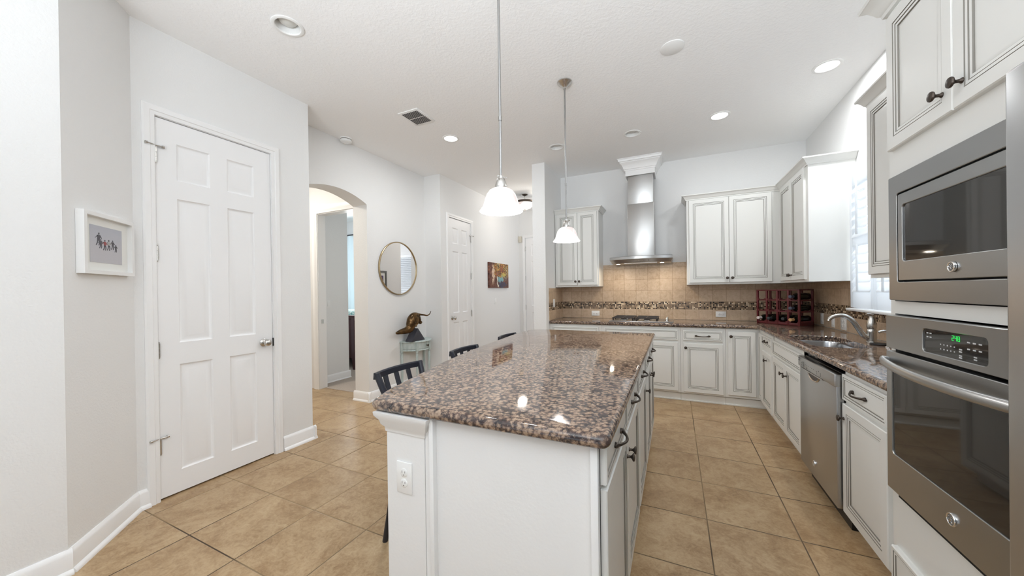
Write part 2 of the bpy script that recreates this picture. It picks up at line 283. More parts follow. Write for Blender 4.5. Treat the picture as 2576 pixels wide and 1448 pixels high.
# ------------------------------------------------------------------ mesh helpers
ORG = {}
class B:
    def __init__(s): s.bm = bmesh.new()
    def _add(s, verts, faces, mi=0, smooth=False):
        vs = [s.bm.verts.new(v) for v in verts]; out = []
        for f in faces:
            try:
                fc = s.bm.faces.new([vs[i] for i in f]); fc.material_index = mi; fc.smooth = smooth; out.append(fc)
            except ValueError: pass
        return vs, out
    def box(s, a, b, bev=0, mi=0, seg=2):
        x0, y0, z0 = [min(p, q) for p, q in zip(a, b)]; x1, y1, z1 = [max(p, q) for p, q in zip(a, b)]
        V = [(x0, y0, z0), (x1, y0, z0), (x1, y1, z0), (x0, y1, z0), (x0, y0, z1), (x1, y0, z1), (x1, y1, z1), (x0, y1, z1)]
        vs, fs = s._add(V, [(0, 3, 2, 1), (4, 5, 6, 7), (0, 1, 5, 4), (1, 2, 6, 5), (2, 3, 7, 6), (3, 0, 4, 7)], mi)
        if bev:
            es = list({e for f in fs for e in f.edges})
            r = bmesh.ops.bevel(s.bm, geom=es, offset=bev, segments=seg, affect='EDGES', profile=.5)
            for f in r['faces']: f.material_index = mi
        return s
    def prism(s, pts, d, mi=0, bev=0):
        """closed polygon pts (3D) extruded by vector d"""
        d = Vector(d); P = [Vector(p) for p in pts]; n = len(P)
        vs, fs = s._add([*P, *[p + d for p in P]], [tuple(range(n))[::-1], tuple(range(n, 2*n))] + [(i, (i+1) % n, n+(i+1) % n, n+i) for i in range(n)], mi)
        if bev:
            r = bmesh.ops.bevel(s.bm, geom=list({e for f in fs for e in f.edges}), offset=bev, segments=2, affect='EDGES', profile=.5)
            for f in r['faces']: f.material_index = mi
        return s
    def rings(s, R, mi=0, cap0=True, cap1=True, close=True, smooth=True, mis=None):
        """loft between rings of equal point count"""
        n = len(R[0]); vs = [[s.bm.verts.new(p) for p in r] for r in R]
        for k in range(len(R)-1):
            m_ = mis[k] if mis else mi
            for i in range(n if close else n-1):
                j = (i+1) % n
                try:
                    f = s.bm.faces.new((vs[k][i], vs[k][j], vs[k+1][j], vs[k+1][i])); f.material_index = m_; f.smooth = smooth
                except ValueError: pass
        for c, r, m_ in ((cap0, vs[0][::-1], mis[0] if mis else mi), (cap1, vs[-1], mis[-1] if mis else mi)):
            if c:
                try: f = s.bm.faces.new(r); f.material_index = m_
                except ValueError: pass
        return s
    def tube(s, pts, rad, seg=12, mi=0, flat=None, caps=True):
        P = [Vector(p) for p in pts]; n = len(P)
        if not hasattr(rad, '__len__'): rad = [rad]*n
        R = []; up = None
        for i in range(n):
            t = (P[min(i+1, n-1)] - P[max(i-1, 0)]).normalized()
            if up is None:
                up = Vector((0, 0, 1)) if abs(t.z) < .9 else Vector((1, 0, 0))
            a = t.cross(up).normalized(); up = a.cross(t).normalized()
            fl = flat or (1, 1)
            R.append([P[i] + (a*math.cos(q)*fl[0] + up*math.sin(q)*fl[1])*rad[i] for q in [2*PI*k/seg for k in range(seg)]])
        return s.rings(R, mi, caps, caps)
    def lathe(s, prof, c=(0, 0, 0), axis='z', seg=32, mi=0, mis=None, cap0=True, cap1=True, sx=1):
        """prof: (radius, height) list along the axis"""
        c = Vector(c); R = []
        if isinstance(axis, str): ax = {'x': Vector((1, 0, 0)), 'y': Vector((0, 1, 0)), 'z': Vector((0, 0, 1)), '-x': Vector((-1, 0, 0)), '-y': Vector((0, -1, 0)), '-z': Vector((0, 0, -1))}[axis]
        else: ax = Vector(axis).normalized()
        a = ax.cross(Vector((0, 0, 1)) if abs(ax.z) < .9 else Vector((1, 0, 0))).normalized(); b = ax.cross(a)
        for r, h in prof:
            r = max(r, 1e-4)
            R.append([c + ax*h + (a*math.cos(q)*sx + b*math.sin(q))*r for q in [2*PI*k/seg for k in range(seg)]])
        return s.rings(R, mi, cap0, cap1, mis=mis)
    def flatpoly(s, loops, z=None, mi=0):
        """planar face with holes"""
        es = []; 
        for lp in loops:
            vs = [s.bm.verts.new(p) for p in lp]
            es += [s.bm.edges.new((vs[i], vs[(i+1) % len(vs)])) for i in range(len(vs))]
        r = bmesh.ops.triangle_fill(s.bm, edges=es, use_beauty=True)
        for f in r['geom']:
            if isinstance(f, bmesh.types.BMFace): f.material_index = mi
        return s
    def build(s, name, mats, parent=None, local=False, label=None, weld=True, auto=True):
        if weld: bmesh.ops.remove_doubles(s.bm, verts=s.bm.verts, dist=1e-5)
        bmesh.ops.recalc_face_normals(s.bm, faces=s.bm.faces)
        org = ORG.get(parent.name, Vector()) if parent else Vector()
        if not local and org.length: bmesh.ops.translate(s.bm, verts=s.bm.verts, vec=-org)
        me = bpy.data.meshes.new(name); s.bm.to_mesh(me); s.bm.free()
        for m in (mats if isinstance(mats, (list, tuple)) else [mats]): me.materials.append(M[m] if isinstance(m, str) else m)
        if auto:
            try: me.set_sharp_from_angle(angle=math.radians(38))
            except Exception: pass
        o = bpy.data.objects.new(name, me); COL.objects.link(o)
        if parent: o.parent = parent; ORG[o.name] = org
        if label: o['label'] = label
        return o
def thing(name, label, cat, loc=(0, 0, 0), rz=0, group=None):
    o = bpy.data.objects.new(name, None); COL.objects.link(o); o.empty_display_size = .1
    o.location = loc; o.rotation_euler = (0, 0, rz); o['label'] = label; o['category'] = cat
    if group: o['group'] = group
    ORG[o.name] = Vector(loc); return o
def tag(o, label, cat, group=None):
    o['label'] = label; o['category'] = cat
    if group: o['group'] = group
    return o
def struct(b, name, mats, parent=None, label=None):
    o = b.build(name, mats, parent)
    if not parent: o['kind'] = 'structure'
    if label: o['label'] = label
    return o
def dup(r, loc, rz=None, label=None):
    n = r.copy(); COL.objects.link(n); n.location = loc
    if rz is not None: n.rotation_euler = (0, 0, rz)
    if label: n['label'] = label
    for ch in list(r.children):
        c = ch.copy(); COL.objects.link(c); c.parent = n
        for gch in list(ch.children):
            d = gch.copy(); COL.objects.link(d); d.parent = c
    return n
def arc(cx, cy, r, a0, a1, n, z=None, rx=None):
    return [(cx + (rx or r)*math.cos(math.radians(a0+(a1-a0)*i/n)), cy + r*math.sin(math.radians(a0+(a1-a0)*i/n))) for i in range(n+1)]
def offset(poly, d):
    """inward offset of a CCW 2D polygon (negative d grows it)"""
    n = len(poly); out = []
    for i in range(n):
        p0, p1, p2 = Vector(poly[i-1]), Vector(poly[i]), Vector(poly[(i+1) % n])
        a = (p1-p0).normalized(); b = (p2-p1).normalized()
        na = Vector((-a.y, a.x)); nb = Vector((-b.y, b.x)); k = (na+nb); k = k/(max(.3, 1+na.dot(nb)))
        out.append(tuple(p1 + k*d))
    return out
def catmull(P, n=6):
    P = [Vector(p) for p in P]; out = []
    for i in range(len(P)-1):
        p0 = P[max(i-1, 0)]; p1 = P[i]; p2 = P[i+1]; p3 = P[min(i+2, len(P)-1)]
        for k in range(n):
            t = k/n
            out.append(.5*((2*p1) + (p2-p0)*t + (2*p0-5*p1+4*p2-p3)*t*t + (3*p1-p0-3*p2+p3)*t**3))
    out.append(P[-1]); return out
def lin(a, b, t): return a+(b-a)*t

# ------------------------------------------------------------------ plan (metres; camera stands at x=0, y=0)
CH = 3.05
XL, YL = -2.646, .606          # left wall and its corner
XD, Y0, YD = -3.020, .966, 2.118   # pantry wall
XA, YB = -3.381, 4.188         # arch wall
XH, YH = -3.093, 7.02          # hall wall, hall end
XP, XQ, YP = -1.573, -1.754, 4.457 # stub wall beside the kitchen run
YW, XR = 5.196, 1.415          # back and right kitchen walls
T = .914                       # counter height

# ------------------------------------------------------------------ shell
b = B(); b.box((-3.75, -1.7, -.12), (XR+.16, 7.2, 0)); b.box((-6.2, .8, -.12), (-3.75, 3.325, 0)); struct(b, 'floor', 'floor')
b = B(); b.box((-8.2, 3.325, -.12), (-3.75, 6.2, .006)); struct(b, 'floor_bedroom', 'carpet')
CANS = ((-2.242, 1.444), (-1.27, 4.05), (-.41, 4.085))   # openings of the unlit cans
b = B(); oc = [(-8.2, -4.5), (XR+.16, -4.5), (XR+.16, 7.2), (-8.2, 7.2)]
cl = [[(x+.0715*math.cos(2*PI*k/32), y+.0715*math.sin(2*PI*k/32)) for k in range(32)] for x, y in CANS]
for z in (CH, CH+.12): b.flatpoly([[(x, y, z) for x, y in lp] for lp in [oc]+cl])
for lp in [oc]+cl: b.rings([[(x, y, z) for x, y in lp] for z in (CH, CH+.12)], 0, False, False, smooth=False)
struct(b, 'ceiling', 'ceil')
b = B(); b.box((XL-.12, -1.6, 0), (XL, YL, CH))
struct(b, 'wall_left', 'wall')
n45 = Vector((.69369, .72027))
b = B(); b.prism([(XL, YL, 0), (XD, Y0, 0), (XD-.12, Y0, 0), (XL-.12, YL-.05, 0)], (0, 0, CH)); struct(b, 'wall_angled', 'wall')
def wall_x(name, x0, x1, y0, y1, oy0, oy1, oz, mats='wall'):
    b = B(); b.box((x0, y0, 0), (x1, oy0, CH)); b.box((x0, oy1, 0), (x1, y1, CH)); b.box((x0, oy0, oz), (x1, oy1, CH)); return struct(b, name, mats)
wall_x('wall_pantry', XD-.12, XD, Y0, YD, 1.070, 1.786, 2.49)
b = B(); b.box((XA, YD-.1, 0), (XD-.12, YD, CH)); struct(b, 'wall_pantry_return', 'wall')
# arch wall
pts = [(XA, YD-.1, 0), (XA, 2.255, 0), (XA, 2.255, 2.40)]
Rr = (.4265**2+.102**2)/(2*.102); a0 = math.asin(.4265/Rr)
pts += [(XA, 2.6815 + Rr*math.sin(lin(-a0, a0, i/24)), 2.502-Rr+Rr*math.cos(lin(-a0, a0, i/24))) for i in range(25)]
pts += [(XA, 3.108, 0), (XA, YB+.1, 0), (XA, YB+.1, CH), (XA, YD-.1, CH)]
b = B(); b.prism(pts, (-.235, 0, 0)); struct(b, 'wall_arch', 'wall')
b = B(); b.box((XA, YB, 0), (XH, YB+.11, CH)); struct(b, 'wall_jog', 'wall')
wall_x('wall_hall', XH-.12, XH, YB+.11, YH, 4.395, 5.025, 2.465)
b = B(); b.box((XH-.12, YH, 0), (-2.945, YH+.12, CH)); b.box((-2.06, YH, 0), (-.95, YH+.12, CH)); b.box((-2.945, YH, 2.475), (-2.06, YH+.12, CH))
b.box((-.95, YH, 2.3), (.35, YH+.12, CH)); b.box((-.95, YH, 0), (.35, YH+.12, .55)); b.box((.35, YH, 0), (XR+.15, YH+.12, CH)); b.box((XR+.03, 5.35, 0), (XR+.15, YH, CH)); struct(b, 'wall_hall_end', 'wall')
b = B(); b.box((XQ, YP, 0), (XP, 5.42, CH)); struct(b, 'wall_stub', 'wall')
b = B(); b.box((XP, YW, 0), (XR+.15, 5.35, CH)); struct(b, 'wall_back', 'wall')
WY0, WY1, WZ0, WZ1 = 2.875, 3.920, 1.143, 2.333
b = B(); b.box((XR, -1.7, 0), (XR+.15, WY0, CH)); b.box((XR, WY1, 0), (XR+.15, YW, CH)); b.box((XR, WY0, 0), (XR+.15, WY1, WZ0)); b.box((XR, WY0, WZ1), (XR+.15, WY1, CH)); struct(b, 'wall_right', 'wall')
# passage behind the arch and the bedroom beyond
b = B(); b.box((-6.2, 3.253, 0), (-4.49, 3.373, CH)); b.box((-3.62, 3.253, 0), (XA-.235, 3.373, CH)); b.box((-4.49, 3.253, 2.435), (-3.62, 3.373, CH)); struct(b, 'wall_passage', 'wall')
b = B(); b.box((-6.2, .8, 0), (-6.08, 3.253, CH)); b.box((-6.2, .8, 0), (-3.62, .92, CH)); struct(b, 'wall_passage_far', 'wall')
b = B(); b.box((-5.2, 3.373, 0), (-4.672, 3.90, CH)); struct(b, 'wall_bedroom_left', 'wall')
b = B(); b.box((-8.2, 6.0, 0), (-3.5, 6.12, CH)); b.box((-8.2, 3.373, 0), (-8.08, 6, CH)); b.box((-3.62, 4.3, 0), (-3.5, 6, CH)); struct(b, 'wall_bedroom_far', 'wall')

def baseboard(name, p0, p1, h=.118, t=.016, e0=0, e1=0):
    """white board on the right-hand side of p0->p1 seen from above is the wall; profile with a rounded top and a shoe"""
    p0, p1 = Vector((*p0, 0)), Vector((*p1, 0)); d = (p1-p0).normalized(); nrm = Vector((-d.y, d.x, 0))
    p0 = p0 - d*e0; p1 = p1 + d*e1
    prof = [(0, 0), (t+.014, 0), (t+.014, .008), (t+.008, .018), (t, .024), (t, h-.022), (t-.004, h-.012), (t-.009, h-.004), (t-.012, h), (0, h)]
    b = B(); b.rings([[p0 + nrm*u + Vector((0, 0, v)) for u, v in prof], [p1 + nrm*u + Vector((0, 0, v)) for u, v in prof]], smooth=False)
    return struct(b, name, 'trim')
baseboard('baseboard_left', (XL, -1.6)[::1], (XL, YL), e1=.006) if False else None
def bb(name, p0, p1, e0=0, e1=0): return baseboard(name, p0, p1, e0=e0, e1=e1)
bb('baseboard_left', (XL, YL), (XL, -1.6), e0=.012)
bb('baseboard_angled', (XD, Y0), (XL, YL))
bb('baseboard_pantry_left', (XD, 1.02), (XD, Y0), e1=.01)
bb('baseboard_pantry_right', (XD, YD), (XD, 1.85), e0=.028)
bb('baseboard_pantry_end', (XA, YD), (XD, YD), e1=.028)
bb('baseboard_arch', (XA, YB), (XA, 3.108), e1=.028)
bb('baseboard_arch_jamb', (XA, 3.108), (XA-.235, 3.108), e0=.028, e1=.02)
bb('baseboard_jog', (XH, YB), (XA, YB), e0=.028)
bb('baseboard_hall', (XH, 4.325), (XH, YB), e1=.028)
bb('baseboard_hall_far', (XH, YH), (XH, 5.10))
bb('baseboard_bedroom', (-4.672, 3.90), (-4.672, 3.373), e0=.02)
bb('baseboard_stub', (XQ, YP), (XQ, 5.42)) if False else None

# ------------------------------------------------------------------ doors
def casing(name, parent, U, N, P0, w, h, cw=.062, t=.018):
    """moulded frame around an opening w x h whose lower corner is P0; U along the wall, N out of it"""
    U, N, P0 = Vector(U), Vector(N), Vector(P0); Z = Vector((0, 0, 1))
    prof = [(0, 0), (0, t*.55), (.006, t*.72), (cw*.35, t*.72), (cw*.42, t), (cw*.86, t), (cw, t*.6), (cw, 0)]
    b = B(); R = []
    for (u, v, du, dv) in ((0, 0, -1, 0), (0, h, -1, 1), (w, h, 1, 1), (w, 0, 1, 0)):
        R.append([P0 + U*(u+du*q) + Z*(v+dv*q) + N*d for q, d in prof])
    b.rings(R, smooth=False)
    return struct(b, name, 'trim', parent)
def six_panel(b, P0, U, N, w, h, th=.035, tops=None, mi=0):
    U, N, P0 = Vector(U), Vector(N), Vector(P0); Z = Vector((0, 0, 1))
    f = lambda u, v, d: P0 + U*u + Z*v + N*d
    sx = w/.70
    us = [0, .105*sx, .285*sx + .005, .395*sx, .577*sx, w]
    vs = [0, .145*h/2.46, .85*h/2.46, .995*h/2.46, 1.955*h/2.46, 2.075*h/2.46, 2.32*h/2.46, h]
    for i in range(5):
        for j in range(7):
            u0, u1, v0, v1 = us[i], us[i+1], vs[j], vs[j+1]
            if i in (1, 3) and j in (1, 3, 5):
                prof = [(0, 0), (.004, -.005), (.010, -.0095), (.018, -.0105), (.044, -.002), (.048, -.0015)]
                R = [[f(u0+q, v0+q, d), f(u1-q, v0+q, d), f(u1-q, v1-q, d), f(u0+q, v1-q, d)] for q, d in prof]
                b.rings(R, mi, False, True, smooth=False)
            else: b._add([f(u0, v0, 0), f(u1, v0, 0), f(u1, v1, 0), f(u0, v1, 0)], [(0, 1, 2, 3)], mi)
    # edges and back
    q = [f(0, 0, 0), f(w, 0, 0), f(w, h, 0), f(0, h, 0)]; p = [v - N*th for v in q]
    b._add(q + p, [(0, 1, 5, 4), (1, 2, 6, 5), (2, 3, 7, 6), (3, 0, 4, 7), (4, 5, 6, 7)], mi)
def knob_mesh(b, P, N, r=.027, mi=0):
    b.lathe([(.031, 0), (.031, .004), (.026, .009), (.012, .012), (.011, .030), (.018, .036), (r, .046), (r*1.04, .056), (r*.86, .066), (r*.5, .071), (.002, .072)], P, N, 24, mi)
def hinge(parent, P, N, stop=None):
    P, N = Vector(P), Vector(N); b = B(); Z = Vector((0, 0, 1))
    for k in range(3): b.lathe([(.0065, -.045+.031*k), (.0065, -.045+.031*k+.029)], P + N*.006, 'z', 12)
    b.lathe([(.001, .047), (.005, .049), (.005, .053), (.001, .056)], P + N*.006, 'z', 12); b.lathe([(.001, -.055), (.005, -.051), (.005, -.047), (.001, -.046)], P + N*.006, 'z', 12)
    if stop:
        a = P + N*.006 + Z*.058; d = Vector(stop)
        b.tube([a, a + d*.02 + N*.012, a + d*.05 + N*.022], .004, 8); b.tube([a + d*.045 + N*.02, a + d*.056 + N*.024], .008, 10)
        b.tube([a, a - d*.02 + N*.006, a - d*.035 + N*.004], .0045, 8); b.tube([a - d*.03 + N*.004, a - d*.042 + N*.002], .009, 10)
    return b.build('hinge', 'nickel', parent)
# pantry door (wall faces +x)
d1 = struct(B().box((XD-.02, 1.074, .012), (XD-.019, 1.075, .013)), 'door_1', 'door') if False else None
b = B(); six_panel(b, (XD-.004, 1.0755, .012), (0, 1, 0), (1, 0, 0), .703, 2.468); d1 = struct(b, 'door_1', 'door')
casing('door_casing', d1, (0, 1, 0), (1, 0, 0), (XD, 1.070, 0), .716, 2.487)
b = B(); b.box((XD-.12, 1.0585, 0), (XD-.002, 1.0725, 2.487)); b.box((XD-.12, 1.7815, 0), (XD-.002, 1.797, 2.487)); b.box((XD-.12, 1.07, 2.4845), (XD-.002, 1.786, 2.492)); b.box((XD-.10, 1.07, 0), (XD-.045, 1.786, 2.487), mi=1); b.build('door_jamb', ['trim', 'dark'], d1)
b = B(); knob_mesh(b, (XD-.004, 1.712, .936), (1, 0, 0)); b.build('door_knob', 'nickel', d1)
b = B(); b.box((XD-.006, 1.7785, .90), (XD+.004, 1.7835, .965)); b.build('strike_plate', 'black', d1)
for z, st in ((2.235, (0, -1, 0)), (1.60, None), (.972, None), (.348, (0, -1, 0))): hinge(d1, (XD-.003, 1.0745, z), (1, 0, 0), st)
# narrow hall closet door
b = B(); six_panel(b, (XH-.004, 4.402, .012), (0, 1, 0), (1, 0, 0), .616, 2.445); d2 = struct(b, 'door_2', 'door')
casing('door_casing', d2, (0, 1, 0), (1, 0, 0), (XH, 4.395, 0), .63, 2.463)
b = B(); b.box((XH-.12, 4.384, 0), (XH-.002, 4.399, 2.463)); b.box((XH-.12, 5.0205, 0), (XH-.002, 5.036, 2.463)); b.box((XH-.10, 4.395, 0), (XH-.045, 5.025, 2.46), mi=1); b.build('door_jamb', ['trim', 'dark'], d2)
b = B(); knob_mesh(b, (XH-.004, 4.462, .927), (1, 0, 0)); b.build('door_knob', 'nickel', d2)
for z, st in ((2.20, (0, 1, 0)), (1.585, None), (.965, None), (.34, None)): hinge(d2, (XH-.003, 5.020, z), (1, 0, 0), st)
# hall end door
b = B(); six_panel(b, (-2.938, YH+.004, .012), (1, 0, 0), (0, -1, 0), .87, 2.455); d3 = struct(b, 'door_3', 'door')
casing('door_casing', d3, (1, 0, 0), (0, -1, 0), (-2.945, YH, 0), .885, 2.472)
for z in (2.24, 1.6, .97, .34): hinge(d3, (-2.939, YH+.003, z), (0, -1, 0))
b = B(); knob_mesh(b, (-2.13, YH+.004, .93), (0, -1, 0)); b.build('door_knob', 'nickel', d3)
# bedroom doorway behind the arch (open)
b = B(); b.box((-4.49, 3.255, 0), (-4.476, 3.371, 2.435)); b.box((-3.634, 3.255, 0), (-3.62, 3.371, 2.435)); b.box((-4.49, 3.255, 2.42), (-3.62, 3.371, 2.435)); d4 = struct(b, 'door_4', 'trim')
casing('door_casing', d4, (1, 0, 0), (0, -1, 0), (-4.482, 3.253, 0), .868, 2.43, .10)
b = B(); b.box((-4.4765, 3.29, .91), (-4.4735, 3.325, .965)); b.build('strike_plate', 'nickel', d4)

# ------------------------------------------------------------------ windows
# kitchen window over the sink, with its shutters
b = B(); fx0, fx1 = XR+.03, XR+.10
b.box((fx0, WY0, WZ0), (fx1, WY0+.05, WZ1)); b.box((fx0, WY1-.05, WZ0), (fx1, WY1, WZ1)); b.box((fx0, WY0, WZ1-.05), (fx1, WY1, WZ1)); b.box((fx0, WY0, WZ0), (fx1, WY1, WZ0+.05)); b.box((fx0, WY0, 1.72), (fx1, WY1, 1.77))
w1 = struct(b, 'window_1', 'trim')
b = B(); b.box((XR+.06, WY0+.05, WZ0+.05), (XR+.066, WY1-.05, WZ1-.05)); b.build('window_glass', 'pane', w1)
casing('window_casing', w1, (0, 1, 0), (-1, 0, 0), (XR, WY0, WZ0), WY1-WY0, WZ1-WZ0, .028, .030)
b = B(); b.box((XR-.082, WY0-.03, WZ0-.024), (XR+.03, WY1+.028, WZ0-.002), .006); b.build('window_sill', 'trim', w1)
def shutter(y0, y1, label):
    x0, x1 = XR-.060, XR-.032; xm = (x0+x1)/2
    t = thing('plantation_shutter', label, 'shutter', (xm, y0, WZ0))
    z0, z1 = WZ0+.004, WZ1-.004; sw = .042
    b = B(); b.box((x0, y0, z0), (x1, y0+sw, z1), .003); b.build('stile', 'louver', t); b = B(); b.box((x0, y1-sw, z0), (x1, y1, z1), .003)
    b.build('stile', 'louver', t)
    for za, zb in ((z0, z0+.142), (1.655, 1.731), (z1-.172, z1)): b = B(); b.box((x0+.001, y0+sw+.0005, za), (x1-.001, y1-sw-.0005, zb), .003); b.build('rail', 'louver', t)
    for zz in (2.133, 2.060, 1.986, 1.912, 1.838, 1.765, 1.619, 1.543, 1.468, 1.392, 1.316):
        b = B(); R = []
        ang = math.radians(62); ca, sa = math.cos(ang), math.sin(ang)
        for yy in (y0+sw+.002, y1-sw-.002):
            ring = []
            for q in range(12):
                u = .044*math.cos(2*PI*q/12); v = .0048*math.sin(2*PI*q/12)
                ring.append((xm - (u*ca - v*sa), yy, zz - u*sa - v*ca))
            R.append(ring)
        b.rings(R); b.build('louver', 'louver', t)
    for za, zb in ((1.745, 2.175), (1.285, 1.66)):
        b = B(); ym = (y0+y1)/2; b.box((xm-.045, ym-.007, za), (xm-.033, ym+.007, zb), .003); b.build('tilt_rod', 'louver', t)
shutter(3.535, 3.916, 'white louvered shutter panel beside the tall corner wall cabinet')
shutter(3.150, 3.531, 'white louvered shutter panel behind the faucet, partly hidden by the oven tower')
shutter(2.880, 3.146, 'white louvered shutter panel farthest right, behind the wall cabinet')
# hall window seen in the round mirror
b = B(); yy = YH+.03
b.box((-.95, yy, .55), (-.89, yy+.06, 2.3)); b.box((.29, yy, .55), (.35, yy+.06, 2.3)); b.box((-.95, yy, 2.24), (.35, yy+.06, 2.3)); b.box((-.95, yy, .55), (.35, yy+.06, .61)); b.box((-.95, yy, 1.4), (.35, yy+.06, 1.45))
w2 = struct(b, 'window_2', 'trim')
b = B(); b.box((-.89, yy+.03, .61), (.29, yy+.034, 2.24)); b.build('window_glass', 'pane', w2)
b = B()
for k in range(34): b.prism([(-.9, YH-.01, .63+.048*k), (-.9, YH+.02, .60+.048*k), (-.9, YH+.021, .602+.048*k), (-.9, YH-.009, .632+.048*k)], (1.2, 0, 0))
b.build('window_blind', 'louver', w2)
b = B(); R = []
pl = [(-1.42 + .46*i/60, YH-.06 + .022*math.sin(i*.95)) for i in range(61)]
b.rings([[(x, y, z) for x, y in pl] for z in (.03, 2.5)], cap0=False, cap1=False, close=False)
cur = b.build('curtain', 'linen'); tag(cur, 'white curtain beside the hall window, seen only in the round mirror', 'curtain')
mo = cur.modifiers.new('thickness', 'SOLIDIFY'); mo.thickness = .004

# ------------------------------------------------------------------ wall plates
def plate(label, P, U, N, kind, w=.072, h=.116, cat='outlet', group=None, name=None):
    """kind: duplex, duplex_h, rocker, double"""
    P, U, N = Vector(P), Vector(U), Vector(N); Z = Vector((0, 0, 1))
    if kind == 'duplex_h': A, Bv = Z, U; 
    else: A, Bv = U, Z
    t = thing(name or ('light_switch' if cat == 'switch' else 'power_outlet'), label, cat, tuple(P), 0, group)
    def bx(b, a0, a1, b0, b1, d0, d1, mi=0, bev=0):
        c = [P + A*a + Bv*q + N*d for a in (a0, a1) for q in (b0, b1) for d in (d0, d1)]
        lo = [min(v[i] for v in c) for i in range(3)]; hi = [max(v[i] for v in c) for i in range(3)]
        b.box(lo, hi, bev, mi)
    b = B(); bx(b, -w/2, w/2, -h/2, h/2, 0, .006, 0, .002); b.build('cover_plate', 'white_plastic', t)
    cols = (0,) if w < .1 else (-.023, .023)
    for cx in cols:
        if 'duplex' in kind or kind == 'double':
            for s in (-1, 1):
                b = B(); cc = P + A*cx + Bv*(s*.0195)
                b.lathe([(.0165, .005), (.0165, .0078), (.0155, .0085), (.001, .0085)], cc, N, 20)
                bx(b, cx-.0075, cx-.0055, s*.0195-.001, s*.0195+.008, .0082, .0088, 1); bx(b, cx+.0055, cx+.0075, s*.0195-.0005, s*.0195+.007, .0082, .0088, 1)
                b.lathe([(.0022, .0082), (.0022, .0089)], cc - Bv*.0075, N, 10, 1)
                b.build('socket', ['white_plastic', 'slot'], t)
        else:
            b = B(); bx(b, cx-.017, cx+.017, -.034, .034, .005, .0085, 0, .001); bx(b, cx-.015, cx+.015, -.030, -.001, .008, .0115, 0, .001); b.build('rocker', 'white_plastic', t)
    return t

# ------------------------------------------------------------------ cabinets
KN = [(.0085, 0), (.0085, .002), (.0055, .006), (.005, .014), (.008, .019), (.0155, .023), (.0165, .026), (.015, .0295), (.008, .0315), (.001, .032)]
def cab_knob(parent, P, N, lab=None):
    b = B(); b.lathe(KN, P, N, 20); return b.build('knob', 'bronze', parent)
def cab_pull(parent, P, U, N, L=.128):
    P, U, N = Vector(P), Vector(U), Vector(N); Z = Vector((0, 0, 1)); b = B()
    pts = []; rad = []
    for k in range(17):
        t = k/16; s = (t-.5)*L
        h = .006 + .026*math.sin(PI*t)**.8
        sag = -.004*math.sin(PI*t)
        pts.append(P + U*s + N*h + Z*sag); e = abs(t-.5)*2
        rad.append(.0046 + .0022*max(0, (e-.55)/.45))
    b.tube(pts, rad, 10)
    for s in (-1, 1):
        b.lathe([(.010, 0), (.0105, .003), (.009, .007), (.0065, .010)], P + U*(s*L/2), N, 14)
        b.tube([P + U*(s*(L/2-.006)) + N*.007, P + U*(s*(L/2+.006)) + N*.005, P + U*(s*(L/2+.016)) + N*.003], [.0075, .009, .004], 10)
    return b.build('pull_handle', 'bronze', parent)
DOORP = [(0, 0, 0), (0, .0155, 0), (.0035, .0195, 0), (.046, .0195, 0), (.0478, .0162, 1), (.0496, .0180, 1), (.0585, .0175, 0), (.0603, .0140, 1), (.0621, .0155, 1), (.0710, .0150, 0), (.0728, .0100, 1), (.0746, .0108, 1), (.085, .0112, 0)]
DRAWP = [(0, 0, 0), (0, .0155, 0), (.0035, .0195, 0), (.0145, .0195, 0), (.0163, .0162, 1), (.0181, .0180, 1), (.026, .0175, 0), (.0278, .0140, 1), (.0296, .0152, 1), (.036, .0155, 0)]
def front(name, parent, P0, U, N, w, h, prof=None, mats=('cab', 'glaze')):
    """door or drawer front: mitred, stepped, glazed profile"""
    U, N, P0 = Vector(U), Vector(N), Vector(P0); Z = Vector((0, 0, 1)); prof = prof or DOORP
    lim = min(w, h)/2 - .006
    pr = [p for p in prof if p[0] < lim]
    b = B(); R = []; mis = []
    for i, (q, d, mi) in enumerate(pr):
        R.append([P0 + U*u + Z*v + N*d for u, v in ((q, q), (w-q, q), (w-q, h-q), (q, h-q))])
        if i: mis.append(mi)
    b.rings(R, 0, True, True, smooth=False, mis=mis)
    for f in b.bm.faces:
        if len(f.verts) == 4 and f is list(b.bm.faces)[-1]: pass
    return b.build(name, list(mats), parent, weld=False)
CROWN = [(0, -.062), (.010, -.062), (.012, -.052), (.018, -.048), (.024, -.036), (.036, -.018), (.046, -.010), (.050, -.010), (.052, 0), (0, 0)]
def sweep(b, path, prof, z, skip0=False, skip1=False):
    """profile (outward, dz) swept along a plan path, outward = right of travel, mitred"""
    P = [Vector(p) for p in path]; n = len(P); R = []
    for i in range(n):
        a = (P[i]-P[i-1]).normalized() if i else (P[1]-P[0]).normalized()
        c = (P[i+1]-P[i]).normalized() if i < n-1 else a
        na = Vector((a.y, -a.x)); nc = Vector((c.y, -c.x)); k = (na+nc)/(1+na.dot(nc))
        R.append([(P[i].x + k.x*o, P[i].y + k.y*o, z+dz) for o, dz in prof])
    if skip0: R = R[1:]
    if skip1: R = R[:-1]
    b.rings(R, smooth=False)
X1, Y1, Z1 = Vector((1, 0, 0)), Vector((0, 1, 0)), Vector((0, 0, 1))
NB, NR = Vector((0, -1, 0)), Vector((-1, 0, 0))      # fronts face the room
YF, XF = 4.592, .835                                   # face-frame planes of the base runs
GB = 'white base cabinets under the L-shaped counter'
